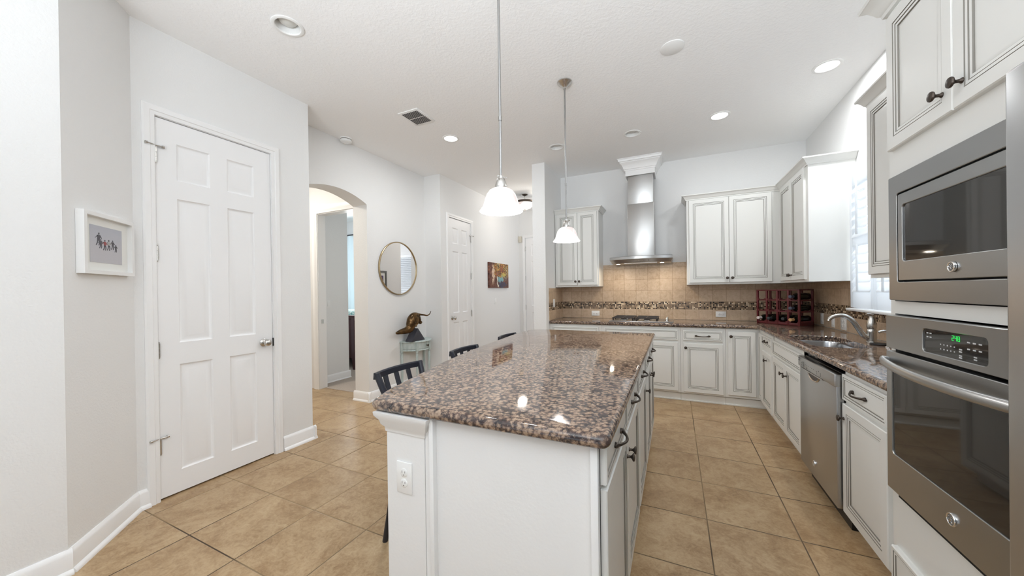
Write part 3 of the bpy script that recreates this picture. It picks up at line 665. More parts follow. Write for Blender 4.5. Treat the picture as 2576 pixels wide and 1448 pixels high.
def base_back(label, x0, x1):
    t = thing('base_cabinet', label, 'cabinet', ((x0+x1)/2, YF, 0), 0, None)
    b = B(); b.box((x0+.001, YF, .095), (x1-.001, YW-.005, .870)); b.box((x0+.001, YF+.035, .0), (x1-.001, YW-.005, .095)); b.build('cabinet_body', 'cab', t)
    b = B(); b.box((x0+.001, YF+.020, 0), (x1-.001, YF+.034, .085)); b.box((x0+.001, YF+.010, 0), (x1-.001, YF+.022, .018), .003); b.build('toe_kick', 'cab', t)
    return t
def base_right(label, y0, y1, solid=True):
    t = thing('base_cabinet', label, 'cabinet', (XF, (y0+y1)/2, 0), 0, None)
    b = B(); top = .870 if solid else .66
    b.box((XF, y0+.001, .095), (XR-.005, y1-.001, top))
    if not solid: b.box((XF, y0+.001, top), (XF+.02, y1-.001, .870)); b.box((XF, y0+.001, top), (XR-.005, y0+.018, .87)); b.box((XF, y1-.018, top), (XR-.005, y1-.001, .87))
    b.build('cabinet_body', 'cab', t)
    b = B(); b.box((XF+.055, y0+.001, 0), (XR-.005, y1-.001, .095)); b.build('toe_kick', 'cab', t)
    return t
# back run
t = base_back('white base cabinet left of the cooktop cabinet, against the stub wall', -1.573, -.872)
d = front('drawer', t, (-1.537, YF, .715), X1, NB, .63, .125, DRAWP); cab_pull(d, (-1.222, YF-.0155, .775), X1, NB)
front('door', t, (-1.537, YF, .115), X1, NB, .312, .575); front('door', t, (-1.219, YF, .115), X1, NB, .312, .575)
t = base_back('white base cabinet under the gas cooktop', -.872, .052)
front('false_drawer_front', t, (-.835, YF, .715), X1, NB, .862, .125, DRAWP)
front('door', t, (-.835, YF, .115), X1, NB, .428, .575); d = front('door', t, (-.402, YF, .115), X1, NB, .428, .575)
t = base_back('white base cabinet with one drawer over one door, right of the cooktop', .052, .510)
d = front('drawer', t, (.081, YF, .718), X1, NB, .403, .118, DRAWP); cab_pull(d, (.283, YF-.0155, .775), X1, NB)
d = front('door', t, (.083, YF, .115), X1, NB, .403, .572); cab_knob(d, (.107, YF-.0195, .635), NB)
# corner unit with a folding pair of door leaves
t = thing('base_cabinet', 'white corner base cabinet with two narrow door leaves meeting at the inside corner', 'cabinet', (.81, YF, 0))
b = B(); b.box((.511, YF, .095), (XR-.005, YW-.005, .870)); b.box((XF, 4.432, .095), (XR-.005, YF, .870)); b.build('cabinet_body', 'cab', t)
b = B(); b.box((.511, YF+.020, 0), (.9, YF+.034, .085)); b.box((.511, YF+.010, 0), (.9, YF+.022, .018), .003); b.box((XF+.055, 4.432, 0), (XF+.07, YF+.02, .095)); b.build('toe_kick', 'cab', t)
d = front('door', t, (.533, YF, .125), X1, NB, .262, .712); cab_knob(d, (.560, YF-.0195, .785), NB)
front('door', t, (XF, 4.572, .125), -Y1, NR, .132, .712)
# right run
t = base_right('narrow white base cabinet with a drawer over a door, between the corner and the sink', 4.0, 4.430)
d = front('drawer', t, (XF, 4.410, .735), -Y1, NR, .39, .102, DRAWP); cab_pull(d, (XF-.0155, 4.225, .785), -Y1, NR, .12)
d = front('door', t, (XF, 4.410, .115), -Y1, NR, .39, .560); cab_knob(d, (XF-.0195, 4.20, .60), NR)
t = base_right('white sink base cabinet with two doors and a false drawer front', 3.130, 4.0, False)
front('false_drawer_front', t, (XF, 3.965, .705), -Y1, NR, .80, .132, DRAWP)
d = front('door', t, (XF, 3.965, .115), -Y1, NR, .398, .572); cab_knob(d, (XF-.0195, 3.615, .60), NR)
d = front('door', t, (XF, 3.563, .115), -Y1, NR, .398, .572); cab_knob(d, (XF-.0195, 3.515, .60), NR)
t = base_right('white base cabinet with one drawer over one door, between dishwasher and oven tower', 1.980, 2.482)
d = front('drawer', t, (XF, 2.472, .713), -Y1, NR, .44, .138, DRAWP); cab_pull(d, (XF-.0155, 2.285, .782), -Y1, NR)
d = front('door', t, (XF, 2.472, .105), -Y1, NR, .44, .588); cab_knob(d, (XF-.0195, 2.448, .615), NR)
# wall cabinets
UD = .326; YU, XU = YW-UD, XR-UD
def doors_back(t, spec, yu):
    for x0, w, kx in spec:
        d = front('door', t, (x0, yu, 1.394), X1, NB, w, 1.018); cab_knob(d, (kx, yu-.0195, 1.447), NB)
t = thing('upper_cabinet', 'white two-door wall cabinet left of the range hood', 'cabinet', (-1.25, YU, 1.373))
b = B(); b.box((-1.566, YU, 1.373), (-.944, YW-.003, 2.42)); b.build('cabinet_body', 'cab', t)
b = B(); sweep(b, [(-1.566, YU), (-.944, YU), (-.944, YW-.003)], CROWN, 2.478); b.build('crown_moulding', 'cab', t)
doors_back(t, ((-1.536, .296, -1.266), (-1.236, .272, -1.213)), YU)
t = thing('upper_cabinet', 'wide white two-door wall cabinet right of the range hood', 'cabinet', (.60, YU, 1.373))
b = B(); b.box((.141, YU, 1.373), (1.087, YW-.003, 2.42)); b.build('cabinet_body', 'cab', t)
b = B(); sweep(b, [(.141, YW-.003), (.141, YU), (XU, YU), (XU, YU-.5)], CROWN, 2.478, skip1=True); b.build('crown_moulding', 'cab', t)
doors_back(t, ((.166, .422, .566), (.592, .416, .618)), YU)
t = thing('upper_cabinet', 'white two-door corner wall cabinet with a bright blank side beside the window', 'cabinet', (XU, 4.4, 1.373))
b = B(); b.box((XU, 3.955, 1.373), (XR-.002, YW-.003, 2.42)); b.build('cabinet_body', 'cab', t)
b = B(); sweep(b, [(XU-.5, YU), (XU, YU), (XU, 3.955), (XR-.002, 3.955)], CROWN, 2.478, skip0=True); b.build('crown_moulding', 'cab', t)
for y0, w, ky in ((4.80, .388, 4.440), (4.408, .396, 4.385)):
    d = front('door', t, (XU, y0, 1.394), -Y1, NR, w, 1.018); cab_knob(d, (XU-.0195, ky, 1.447), NR)
t = thing('upper_cabinet', 'white wall cabinet between the window and the oven tower', 'cabinet', (XU, 2.4, 1.373))
b = B(); b.box((XU, 1.992, 1.373), (XR-.002, 2.868, 2.42)); b.build('cabinet_body', 'cab', t)
b = B(); sweep(b, [(XR-.002, 2.868), (XU, 2.868), (XU, 1.992)], CROWN, 2.478); b.build('crown_moulding', 'cab', t)
for y0 in (2.853, 2.425):
    d = front('door', t, (XU, y0, 1.394), -Y1, NR, .424, 1.018); cab_knob(d, (XU-.0195, 2.455 if y0 > 2.5 else 2.40, 1.447), NR)
# oven tower: an open frame that holds the two ovens
XT, TY0, TY1 = .812, 1.177, 1.977
t = thing('oven_cabinet', 'tall white cabinet tower that holds the microwave and wall oven', 'cabinet', (XT, (TY0+TY1)/2, 0))
b = B()
for a0, a1 in ((TY0, TY0+.03), (TY1-.03, TY1)): b.box((XT, a0, .09), (XR-.003, a1, 2.43))
b.box((XT, TY0+.03, 1.765), (XR-.003, TY1-.03, 2.43)); b.box((XT, TY0+.03, 1.212), (XR-.003, TY1-.03, 1.262)); b.box((XT, TY0+.03, .09), (XR-.003, TY1-.03, .49)); b.box((XR-.02, TY0+.03, .49), (XR-.003, TY1-.03, 1.8))
b.build('cabinet_body', 'cab', t)
b = B(); b.box((XT+.06, TY0, 0), (XR-.003, TY1, .09)); b.build('toe_kick', 'cab', t)
b = B(); sweep(b, [(1.005, TY1), (XT, TY1), (XT, TY0)], [(o*1.35, z*1.35) for o, z in CROWN], 2.52); b.build('crown_moulding', 'cab', t)
for y0, w, ky in ((1.950, .372, 1.622), (1.574, .372, 1.534)):
    d = front('door', t, (XT, y0, 1.870), -Y1, NR, w, .54); cab_knob(d, (XT-.0195, ky, 1.94), NR)
front('drawer', t, (XT, 1.950, .115), -Y1, NR, .748, .150, DRAWP)

# ------------------------------------------------------------------ countertops
def rounded(poly, rs, n=6):
    """round the corners of a CCW polygon; rs per-corner radius"""
    out = []; m_ = len(poly)
    for i in range(m_):
        p0, p1, p2 = Vector(poly[i-1]), Vector(poly[i]), Vector(poly[(i+1) % m_]); r = rs[i]
        if r <= 0: out.append(tuple(p1)); continue
        a = (p0-p1).normalized(); c = (p2-p1).normalized(); half = math.acos(max(-1, min(1, a.dot(c))))/2
        tl = r/math.tan(half); s = p1+a*tl; e = p1+c*tl; ctr = p1 + (a+c).normalized()*(r/math.sin(half))
        a0 = math.atan2(s.y-ctr.y, s.x-ctr.x); a1 = math.atan2(e.y-ctr.y, e.x-ctr.x); da = (a1-a0+PI) % (2*PI) - PI
        out += [(ctr.x + r*math.cos(a0+da*k/n), ctr.y + r*math.sin(a0+da*k/n)) for k in range(n+1)]
    return out
def slab(name, outer, hole=None, z0=T-.04, z1=T, r=.018):
    b = B(); R = []; h = (z1-z0)/2; zc = (z0+z1)/2
    prof = [(r*(1-math.cos(a)), zc + h*math.sin(a)) for a in [(-PI/2 + PI*k/10) for k in range(11)]]
    for dd, z in prof: R.append([(x, y, z) for x, y in offset(outer, dd)])
    b.rings(R, 0, False, False)
    if hole:
        b.rings([[(x, y, z) for x, y in offset(hole, -dd)] for dd, z in ((.004, z1), (.0, z1-.004), (0, z0))], 0, False, False)
        b.flatpoly([R[-1], [(x, y, z1) for x, y in offset(hole, -.004)]]); b.flatpoly([R[0], [(x, y, z0) for x, y in hole]])
    else:
        b.flatpoly([R[-1]]); b.flatpoly([R[0]])
    bmesh.ops.remove_doubles(b.bm, verts=b.bm.verts, dist=1e-5)
    return b.build(name, 'granite')
SX0, SX1, SY0, SY1 = .872, 1.205, 3.055, 3.735
sink_hole = rounded([(SX0, SY0), (SX1, SY0), (SX1, SY1), (SX0, SY1)], [.10, .15, .10, .06], 8)
L = rounded([(XP+.004, 4.5578), (.8001, 4.5578), (.8001, 1.982), (XR-.004, 1.982), (XR-.004, YW-.004), (XP+.004, YW-.004)], [.012, .03, .03, 0, 0, 0])
ct = slab('countertop', L, sink_hole); tag(ct, 'L-shaped brown granite countertop along the back wall and under the window', 'countertop')
IR, IF, IB = -.1684, .9798, 3.525
edge_pts = catmull([(-1.405, 3.30, 0), (-1.405, 3.05, 0), (-1.372, 2.68, 0), (-1.328, 2.219, 0), (-1.252, 1.70, 0), (-1.187, 1.412, 0), (-1.118, 1.115, 0)], 6)
isl = rounded([(-1.06, IF), (IR, IF)], [0, 0]) if False else None
poly = [(-1.078, IF+.03), (-1.066, IF+.012), (-1.045, IF)] + arc(IR-.035, IF+.035, .035, -90, 0, 6) + arc(IR-.035, IB-.035, .035, 0, 90, 6) + arc(-1.255, IB-.15, .15, 90, 180, 8) + [(p.x, p.y) for p in edge_pts[0:]]
ic = slab('countertop', poly); tag(ic, 'large brown granite island top with a curved seating overhang', 'countertop')

# backsplash panels
b = B(); b.box((XP+.001, YW-.008, T+.0005), (XR-.009, YW, 1.372)); b.box((-.943, YW-.008, 1.372), (.14, YW, 1.682)); o = b.build('wall_backsplash_back', 'splash_x'); o['kind'] = 'structure'
b = B(); b.box((XR-.008, 1.98, T+.0005), (XR, YW-.008, 1.112)); b.box((XR-.008, WY1+.030, 1.112), (XR, YW-.008, 1.372)); o = b.build('wall_backsplash_right', 'splash_y'); o['kind'] = 'structure'
b = B(); b.box((XP, YP+.115, T+.0005), (XP+.008, YW-.008, 1.358)); o = b.build('wall_backsplash_stub', 'splash_y'); o['kind'] = 'structure'

# ------------------------------------------------------------------ island
t = thing('kitchen_island', 'white kitchen island with drawers and doors under a granite top', 'island', (-.6, 2.25, 0))
b = B(); b.box((-.805, 1.022, .085), (-.205, 3.495, .872)); b.box((-.805, 1.06, 0), (-.27, 3.47, .085)); b.build('cabinet_body', 'island', t)
b = B(); b.box((-.803, 1.0, 0), (-.785, 1.03, .872), .002); b.box((-.228, 1.006, .0), (-.206, 1.03, .872), .002); b.box((-.785, 1.008, 0), (-.228, 1.022, .10), .002); b.build('end_panel_trim', 'island', t)
b = B(); b.box((-1.012, 1.012, 0), (-.832, 3.47, .871)); b.build('half_wall', 'island', t)
b = B(); pr = [(0, -.078), (.004, -.078), (.006, -.062), (.016, -.050), (.020, -.034), (.034, -.014), (.036, 0), (0, 0)]
sweep(b, [(-.832, 1.03), (-.832, 1.012), (-1.012, 1.012), (-1.012, 3.47)][::-1], [(o, z) for o, z in pr], .872) if False else None
sweep(b, [(-1.012, 3.47), (-1.012, 1.012), (-.832, 1.012), (-.832, 1.03)], [(-o if False else o, z) for o, z in pr], .872)
b.build('half_wall_crown', 'island', t)
b = B(); b.box((-.83, 1.014, 0), (-.806, 3.47, .872)); b.build('filler_panel', 'island', t)
b = B(); b.box((-.2055, 1.024, .095), (-.2045, 1.034, .87)); b.build('gap_shade_strip', 'dark', t)  # near-black strip painted as the shade beside the first door
XI = -.2045; NI = Vector((1, 0, 0))
for y0, w, kind in ((1.034, .485, 'n'), (1.527, .485, 'f'), (2.060, .475, 'f'), (2.585, .425, 'n'), (3.018, .425, 'f')):
    d = front('drawer', t, (XI, y0, .752), Y1, NI, w, .108, DRAWP); cab_pull(d, (XI+.0155, y0+w/2, .80), Y1, NI, .13)
    d = front('door', t, (XI, y0, .112), Y1, NI, w, .625)
    ky = {'n': y0+w-.03, 'f': y0+.03}[kind] if y0 != 2.060 else y0+w-.03
    cab_knob(d, (XI+.0195, ky, .642), NI)
plate('white duplex outlet on the end of the island half wall', (-.925, 1.012, .632), X1, NB, 'duplex')
plate('white outlet on the back tile, left of the cooktop', (-1.063, YW-.008, .983), X1, NB, 'duplex_h')
plate('white outlet on the back tile, between the cooktop and the wine rack', (.531, YW-.008, .992), X1, NB, 'duplex_h')
plate('white rocker switch on the side tile below the faucet spout', (XR-.008, 4.435, .985), Y1, NR, 'rocker', .072, cat='switch')
plate('white double outlet on the side tile, nearest the faucet', (XR-.008, 4.200, .982), Y1, NR, 'double', .116)
plate('white outlet on the side tile beside the wine rack, seen edge on', (XR-.008, 4.72, .99), Y1, NR, 'duplex')
plate('tall white rocker switch on the tiled stub wall beside the left wall cabinet', (XP+.008, 4.765, 1.145), Y1, X1, 'rocker', cat='switch')
plate('white rocker switch on the hall wall below the colourful painting', (XH, 5.875, 1.14), Y1, X1, 'rocker', cat='switch')
plate('white switch on the bedroom wall just inside the arch doorway', (-4.672, 3.545, 1.17), Y1, X1, 'rocker', cat='switch')

# ------------------------------------------------------------------ dishwasher
DX, DY0, DY1 = .788, 2.487, 3.105
t = thing('dishwasher', 'stainless steel dishwasher with pocket handle between sink base and drawer base', 'dishwasher', (DX, 2.8, 0))
b = B(); b.box((DX+.045, DY0+.002, .09), (XR-.03, DY1-.002, .66)); b.box((DX+.045, DY0+.002, .66), (DX+.07, DY1-.002, .845)); b.box((DX+.07, DY0+.002, 0), (XR-.03, DY1-.002, .09), mi=0); b.build('tub_housing', 'black', t)
b = B(); ym = 2.835
# door skin with a scooped pocket under the control panel
b.box((DX+.010, DY0, .105), (DX+.045, DY1, .775), .004); dd = b.build('door_panel', 'steel', t)
b = B(); b.box((DX, DY0-.003, .772), (DX+.05, DY1+.003, .842), .006); cp = b.build('control_panel', 'steel', t)
b = B(); b.box((DX-.002, 2.66, .764), (DX+.006, 3.055, .771), .002); b.build('handle_lip', 'steel_v', t)
b = B(); R = []
for k in range(9):
    a = PI*k/8; R.append([(DX+.009, ym+.105*math.cos(a), .766-.047*math.sin(a)), (DX+.004, ym+.098*math.cos(a), .766-.043*math.sin(a)), (DX+.0075, ym+.088*math.cos(a), .766-.038*math.sin(a))])
b.rings(R, 0, False, False, close=False); b.flatpoly([[(DX+.0085, ym+.096*math.cos(PI*k/10), .767-.042*math.sin(PI*k/10)) for k in range(11)]], mi=1); b.build('pocket_handle', ['nickel', 'bronze'], t)
b = B(); b.box((DX-.0008, 2.985, .783), (DX+.002, 3.008, .815)); b.build('lcd_display', 'gray_lcd', cp)
b = B()
for k in range(6): b.box((DX-.0007, 2.955-.03*k, .801), (DX+.002, 2.949-.03*k, .805))
for yy, zz in ((2.745, .800), (2.745, .788), (2.715, .808), (2.685, .800), (2.685, .788), (3.03, .79), (3.03, .805), (2.93, .784)): b.box((DX-.0007, yy-.004, zz-.003), (DX+.002, yy+.004, zz+.003))
b.build('button_legends', 'gray_lcd', cp)
b = B()
for zz, ws in ((.827, (.008, .005, .007, .006)), (.814, (.026,))):
    yy = 3.094
    for w in ws: b.box((DX-.0007, yy-w, zz-.003), (DX+.002, yy, zz+.003)); yy -= w+.0025
b.build('nameplate_print', 'black', cp)
def badge(parent, P, r, N=NR, name='badge'):
    P, N = Vector(P), Vector(N); b = B()
    b.lathe([(r, 0), (r, .004), (r*.93, .0062), (r*.80, .0062), (r*.76, .005), (.001, .005)], P, N, 32, mis=[0, 0, 0, 0, 1])
    # script-like monogram: two curling strokes inside a ring
    A = Vector((0, -1, 0)) if abs(N.x) > .5 else Vector((1, 0, 0)); Zz = Vector((0, 0, 1)); Q = P + N*.0055
    def st(pts): b.tube([Q + A*(u*r) + Zz*(v*r) for u, v in pts], r*.062, 6, 0)
    st([(-.06, .34), (-.22, .46), (-.42, .36), (-.46, .08), (-.34, -.12), (-.16, -.06), (-.05, .12), (-.10, -.22), (-.26, -.44), (-.46, -.36)])
    st([(.44, .34), (.30, .46), (.12, .36), (.14, .14), (.32, .08), (.12, -.02), (.06, -.26), (.22, -.46), (.44, -.34), (.50, -.12)])
    b.build(name, ['chrome', 'gray_lcd'], parent)
badge(dd, (DX+.011, 2.835, .195), .019)

# ------------------------------------------------------------------ microwave and wall oven
def framed(b, x, y0, y1, z0, z1, hy0, hy1, hz0, hz1, dx, r=.012, mi=0):
    """plate (thickness dx behind plane x, facing -x) with a rounded rectangular opening"""
    o = rounded([(y0, z0), (y1, z0), (y1, z1), (y0, z1)], [.004]*4, 2); h = rounded([(hy0, hz0), (hy1, hz0), (hy1, hz1), (hy0, hz1)], [r]*4, 5)
    f = lambda P, xx: [(xx, p[0], p[1]) for p in P]
    b.flatpoly([f(offset(o, .002), x), f(offset(h, -.002), x)], mi=mi)
    b.rings([f(offset(o, .002), x), f(o, x+.002), f(o, x+dx)], mi, False, False); b.rings([f(offset(h, -.002), x), f(h, x+.002), f(h, x+dx)], mi, False, False)
    b.flatpoly([f(o, x+dx), f(h, x+dx)], mi=mi)
OX = .790; OY0, OY1 = 1.205, 1.948
t = thing('microwave_oven', 'built-in stainless microwave with trim frame, above the wall oven', 'microwave', (OX, 1.57, 1.27))
b = B(); framed(b, OX, OY0, OY1-.012, 1.267, 1.757, 1.262, 1.880, 1.338, 1.684, .018); b.build('trim_frame', 'steel_dark', t)
b = B(); b.box((OX+.02, OY0+.05, 1.28), (XR-.12, OY1-.06, 1.74)); b.build('oven_body', 'dark', t)
b = B(); framed(b, OX+.001, 1.268, 1.874, 1.344, 1.678, 1.300, 1.846, 1.418, 1.634, .016); dd = b.build('door', 'steel_dark', t)
b = B(); b.box((OX+.006, 1.295, 1.412), (OX+.016, 1.85, 1.64)); b.build('door_window', 'glass_black', dd)
badge(dd, (OX, 1.575, 1.381), .017)
t = thing('built_in_oven', 'built-in stainless wall oven with black glass door and green clock', 'oven', (OX, 1.57, .49))
b = B(); b.box((OX+.03, TY0+.035, .50), (XR-.06, TY1-.035, 1.2)); b.build('oven_body', 'dark', t)
CX = OX-.006
b = B(); framed(b, CX, OY0, OY1, 1.074, 1.206, 1.433, 1.716, 1.094, 1.174, .035, .014); cp = b.build('control_panel', 'steel_dark', t)
b = B(); b.box((CX+.004, 1.428, 1.089), (CX+.012, 1.722, 1.179)); dg = b.build('display_glass', 'glass_black', cp)
b = B()
def seg7(b, y, z, w, h, segs):
    tt = .0016; xx = CX+.0032
    S7 = {'a': ((0, h), (w, h)), 'g': ((0, h/2), (w, h/2)), 'd': ((0, 0), (w, 0)), 'f': ((0, h/2), (0, h)), 'b': ((w, h/2), (w, h)), 'e': ((0, 0), (0, h/2)), 'c': ((w, 0), (w, h/2))}
    for s_ in segs:
        (u0, v0), (u1, v1) = S7[s_]; b.box((xx, y-u0+tt/2, z+v0-tt/2), (xx+.001, y-u1-tt/2, z+v1+tt/2))
for k, dgt in enumerate(('abged', 'afgcd' if False else 'bcfg', 'abcdefg')): seg7(b, 1.578-.0125*k, 1.150, .0075, .0145, dgt)
b.build('clock_digits', 'green_led', dg)
xx = CX+.0032
for n_, y_, z_, dy_, w_ in ((2, 1.700, 1.160, .016, .009), (2, 1.700, 1.147, .016, .009), (5, 1.632, 1.130, .0155, .004), (5, 1.632, 1.115, .0155, .004), (3, 1.515, 1.152, .022, .011), (3, 1.515, 1.132, .022, .011), (1, 1.548, 1.126, 0, .012), (1, 1.548, 1.119, 0, .012), (1, 1.548, 1.107, 0, .012), (1, 1.548, 1.101, 0, .012), (1, 1.49, 1.112, 0, .012), (1, 1.49, 1.105, 0, .012)):
    for k in range(n_): b = B(); b.box((xx, y_-dy_*k-w_, z_-.002), (xx+.001, y_-dy_*k, z_+.002)); b.build('button_legend', 'legend', dg)
b = B(); framed(b, CX, OY0, OY1, .505, 1.062, OY0+.028, OY1-.038, .655, .995, .04, .016); dd = b.build('door', 'steel_dark', t)
b = B(); b.box((CX+.004, OY0+.02, .645), (CX+.014, OY1-.03, 1.003)); b.build('door_window', 'glass_black', dd)
b = B(); pts = []; 
for k in range(25):
    s_ = k/24; yy = lin(OY1-.006, OY0+.006, s_); pts.append((CX-.012-.046*math.sin(PI*s_)**.7, yy, 1.022 - .006*math.sin(PI*s_)))
b.tube(pts, .0145, 14, flat=(.8, 1.15))
for yy in (OY1-.014, OY0+.014): b.box((CX-.018, yy-.012, 1.008), (CX+.002, yy+.012, 1.037), .003)
b.build('door_handle', 'steel', dd)
badge(dd, (CX, 1.575, .585), .021)
b = B(); b.box((CX+.012, OY0+.02, .487), (OX+.03, OY1-.05, .503)); b.build('vent_strip', 'dark', t)

# ------------------------------------------------------------------ refrigerator (only its near edge shows)
t = thing('refrigerator', 'stainless steel refrigerator at the right edge of the picture', 'refrigerator', (.65, .7, 0))
b = B(); b.box((.72, .235, .02), (XR-.03, 1.138, 1.755), .004); b.build('cabinet_body', 'gray_lcd', t)
b = B(); b.box((.650, .690, .06), (.718, 1.142, 1.782), .010, seg=3); d = b.build('door', 'steel', t)
b = B(); b.tube([(.650, .74, .75), (.60, .735, .77), (.592, .735, 1.2), (.60, .735, 1.62), (.650, .74, 1.64)], .013, 12); b.build('door_handle', 'steel', d)
b = B(); b.box((.650, .233, .06), (.718, .684, 1.782), .010, seg=3); d = b.build('door', 'steel', t)
b = B(); b.tube([(.650, .634, .75), (.60, .639, .77), (.592, .639, 1.2), (.60, .639, 1.62), (.650, .634, 1.64)], .013, 12); b.build('door_handle', 'steel', d)
b = B(); b.box((.69, 1.09, 1.782), (.80, 1.135, 1.80), .004); b.build('hinge_cover', 'gray_lcd', t)
for yy in (.3, 1.08):
    for xx in (.76, 1.3): b = B(); b.lathe([(.02, 0), (.02, .022)], (xx, yy, 0), 'z', 12); b.build('foot', 'black', t)

# ------------------------------------------------------------------ range hood
t = thing('range_hood', 'stainless chimney range hood with curved visor over the cooktop', 'hood', (-.40, YW, 1.66))
HX0, HX1 = -.782, -.018; HC = (HX0+HX1)/2; HW = (HX1-HX0)/2
b = B(); b.box((HC-.165, YW-.30, 1.76), (HC+.165, YW-.002, 2.46), .002); b.build('lower_chimney', 'steel_v', t)
b = B(); b.box((HC-.157, YW-.294, 2.455), (HC+.157, YW-.002, 2.98), .002); b.build('upper_chimney', 'steel_v', t)
def visor(yf, bow, n=20): return [(HC + HW*(2*k/n-1), yf - bow*(1-(2*k/n-1)**2)) for k in range(n+1)]
fr = visor(4.765, .115)
top = [(HX1, YW-.01), (HX0, YW-.01)]
b = B(); b.rings([[(x, y, z) for x, y in fr+top] for z in (1.712, 1.744)], 0, True, False, smooth=False)
b.rings([[(x, y, 1.744) for x, y in fr+top], [(HC+(x-HC)*.97, lin(y, 5.0, .06), 1.752) for x, y in fr+top], [(HC+(x-HC)*.45, lin(y, 5.05, .55), 1.764) for x, y in fr+top]], 0, False, True)
b.build('visor', 'steel', t)
fr2 = [(HC+(x-HC)*.94, y+.05) for x, y in fr]; top2 = [(HC+(x-HC)*.94, y) for x, y in top]
b = B(); b.rings([[(x, y, 1.712) for x, y in fr+top], [(x, y, 1.668) for x, y in fr2+top2]], 0, False, True, smooth=False); un = b.build('underside', 'steel', t)
b = B(); b.box((HC-.20, 4.80, 1.664), (HC+.20, 5.1, 1.6675)); b.build('filter', 'steel_dark', un)
for sx in (-.285, .255):
    b = B(); b.lathe([(.033, 0), (.033, .004), (.026, .005), (.001, .005)], (HC+sx, 4.86, 1.668), '-z', 24, mis=[0, 0, 1]); b.build('hood_lamp', ['chrome', 'led_warm'], un)
    l = area('hood_light', (HC+sx, 4.86, 1.655), .05, 2.0, (1, .86, .68)); 
b = B()
for k in range(5):
    xx = HC-.05+.02*k; yy = 4.765-.115*(1-((xx-HC)/HW)**2); b.lathe([(.005, 0), (.005, .004), (.003, .005)], (xx, yy+.026, 1.690), (0, -.66, -.75), 12)
b.build('push_buttons', 'chrome', un)
b = B(); b.lathe([(.005, 0), (.005, .004), (.003, .005)], (HC+.11, 4.765-.105+.026, 1.690), (0, -.66, -.75), 12); b.build('control_dot', 'black', un)
b = B(); yb = YW-.002
pr = [(0, -.215), (.014, -.215), (.014, -.150), (.024, -.148), (.026, -.132), (.034, -.128), (.044, -.098), (.060, -.068), (.080, -.050), (.080, -.040), (.094, -.036), (.100, -.012), (.108, -.010), (.108, 0), (0, 0)]
sweep(b, [(HC-.168, yb), (HC-.168, YW-.303), (HC+.168, YW-.303), (HC+.168, yb)], pr, CH-.001); b.box((HC-.168, YW-.303, CH-.21), (HC+.168, yb, CH-.002)); b.build('crown_moulding', 'trim', t)

# ------------------------------------------------------------------ cooktop
t = thing('gas_cooktop', 'stainless gas cooktop with black cast iron grates set in the back counter', 'cooktop', (-.40, 4.87, T))
b = B(); b.box((-.782, 4.632, T), (-.018, 5.115, T+.012), .005); b.build('steel_deck', 'steel', t)
for gx in (-.742, -.458):
    b = B(); w, y0, y1, zt = .262, 4.665, 5.085, T+.052
    for yy in (y0, y1): b.box((gx, yy-.006, zt-.012), (gx+w, yy+.006, zt), .002)
    for xx in (gx+.004, gx+w-.004, gx+w/2): b.box((xx-.006, y0, zt-.012), (xx+.006, y1, zt), .002)
    for yy in ((y0+y1)/2, y0+.105, y1-.105): b.box((gx, yy-.005, zt-.010), (gx+w, yy+.005, zt+.002), .002)
    for xx in (gx+.01, gx+w-.01):
        for yy in (y0+.01, (y0+y1)/2, y1-.01): b.box((xx-.008, yy-.008, T+.011), (xx+.008, yy+.008, zt-.004), .002)
    b.build('grate', 'cast_iron', t)
for bx_, by_ in ((-.612, 4.78), (-.612, 4.98), (-.328, 4.78), (-.328, 4.98)):
    b = B(); b.lathe([(.052, T+.012), (.05, T+.02), (.036, T+.022), (.036, T+.03), (.03, T+.033), (.001, T+.033)], (bx_, by_, 0), 'z', 24, mis=[0, 0, 1, 1, 1]); b.build('burner', ['steel', 'cast_iron'], t)
for k, yy in enumerate((4.70, 4.80, 4.90, 5.0)):
    b = B(); b.lathe([(.021, T+.012), (.021, T+.018), (.017, T+.02), (.016, T+.036), (.012, T+.041), (.001, T+.042)], (-.094, yy, 0), 'z', 20); b.box((-.098, yy-.016, T+.036), (-.090, yy+.016, T+.050), .002); b.build('control_knob', 'chrome', t)

# ------------------------------------------------------------------ sink, faucet, dispenser
b = B(); R = []
for dd, z in ((-.012, T-.0418), (-.001, T-.0422), (.002, T-.05), (.006, T-.19), (.03, T-.215), (.08, T-.222)):
    R.append([(x, y, z) for x, y in offset(sink_hole, dd)])
b.rings(R, 0, False, True); sk = b.build('sink', 'sink'); tag(sk, 'stainless undermount sink bowl in the counter below the window', 'sink')
mo = sk.modifiers.new('gauge', 'SOLIDIFY'); mo.thickness = .0012; mo.offset = 1
t = thing('faucet', 'brushed nickel single-handle faucet with a long swan spout over the sink', 'faucet', (1.292, 3.40, T))
fx, fy = 1.292, 3.40
b = B(); b.lathe([(.031, 0), (.031, .006), (.0275, .010), (.0265, .070), (.0275, .074), (.0275, .092), (.0245, .096), (.0245, .100)], (fx, fy, T), 'z', 28); b.build('base', 'nickel', t)
b = B(); b.lathe([(.0235, .100), (.026, .106), (.0285, .122), (.0275, .140), (.022, .160), (.0165, .178), (.0150, .190), (.016, .196)], (fx, fy, T), 'z', 28)
b.tube([(fx, fy, T+.186), (fx-.004, fy-.006, T+.200), (fx-.020, fy-.012, T+.206), (fx-.036, fy-.016, T+.207)], [.0145, .0145, .011, .008], 12, flat=(1.1, .7)); b.build('handle', 'nickel', t)
b = B(); sp = catmull([(fx-.012, fy, T+.030), (fx-.045, fy, T+.052), (fx-.075, fy, T+.105), (fx-.108, fy, T+.160), (fx-.150, fy, T+.192), (fx-.195, fy, T+.192), (fx-.228, fy, T+.176), (fx-.238, fy, T+.164)], 6)
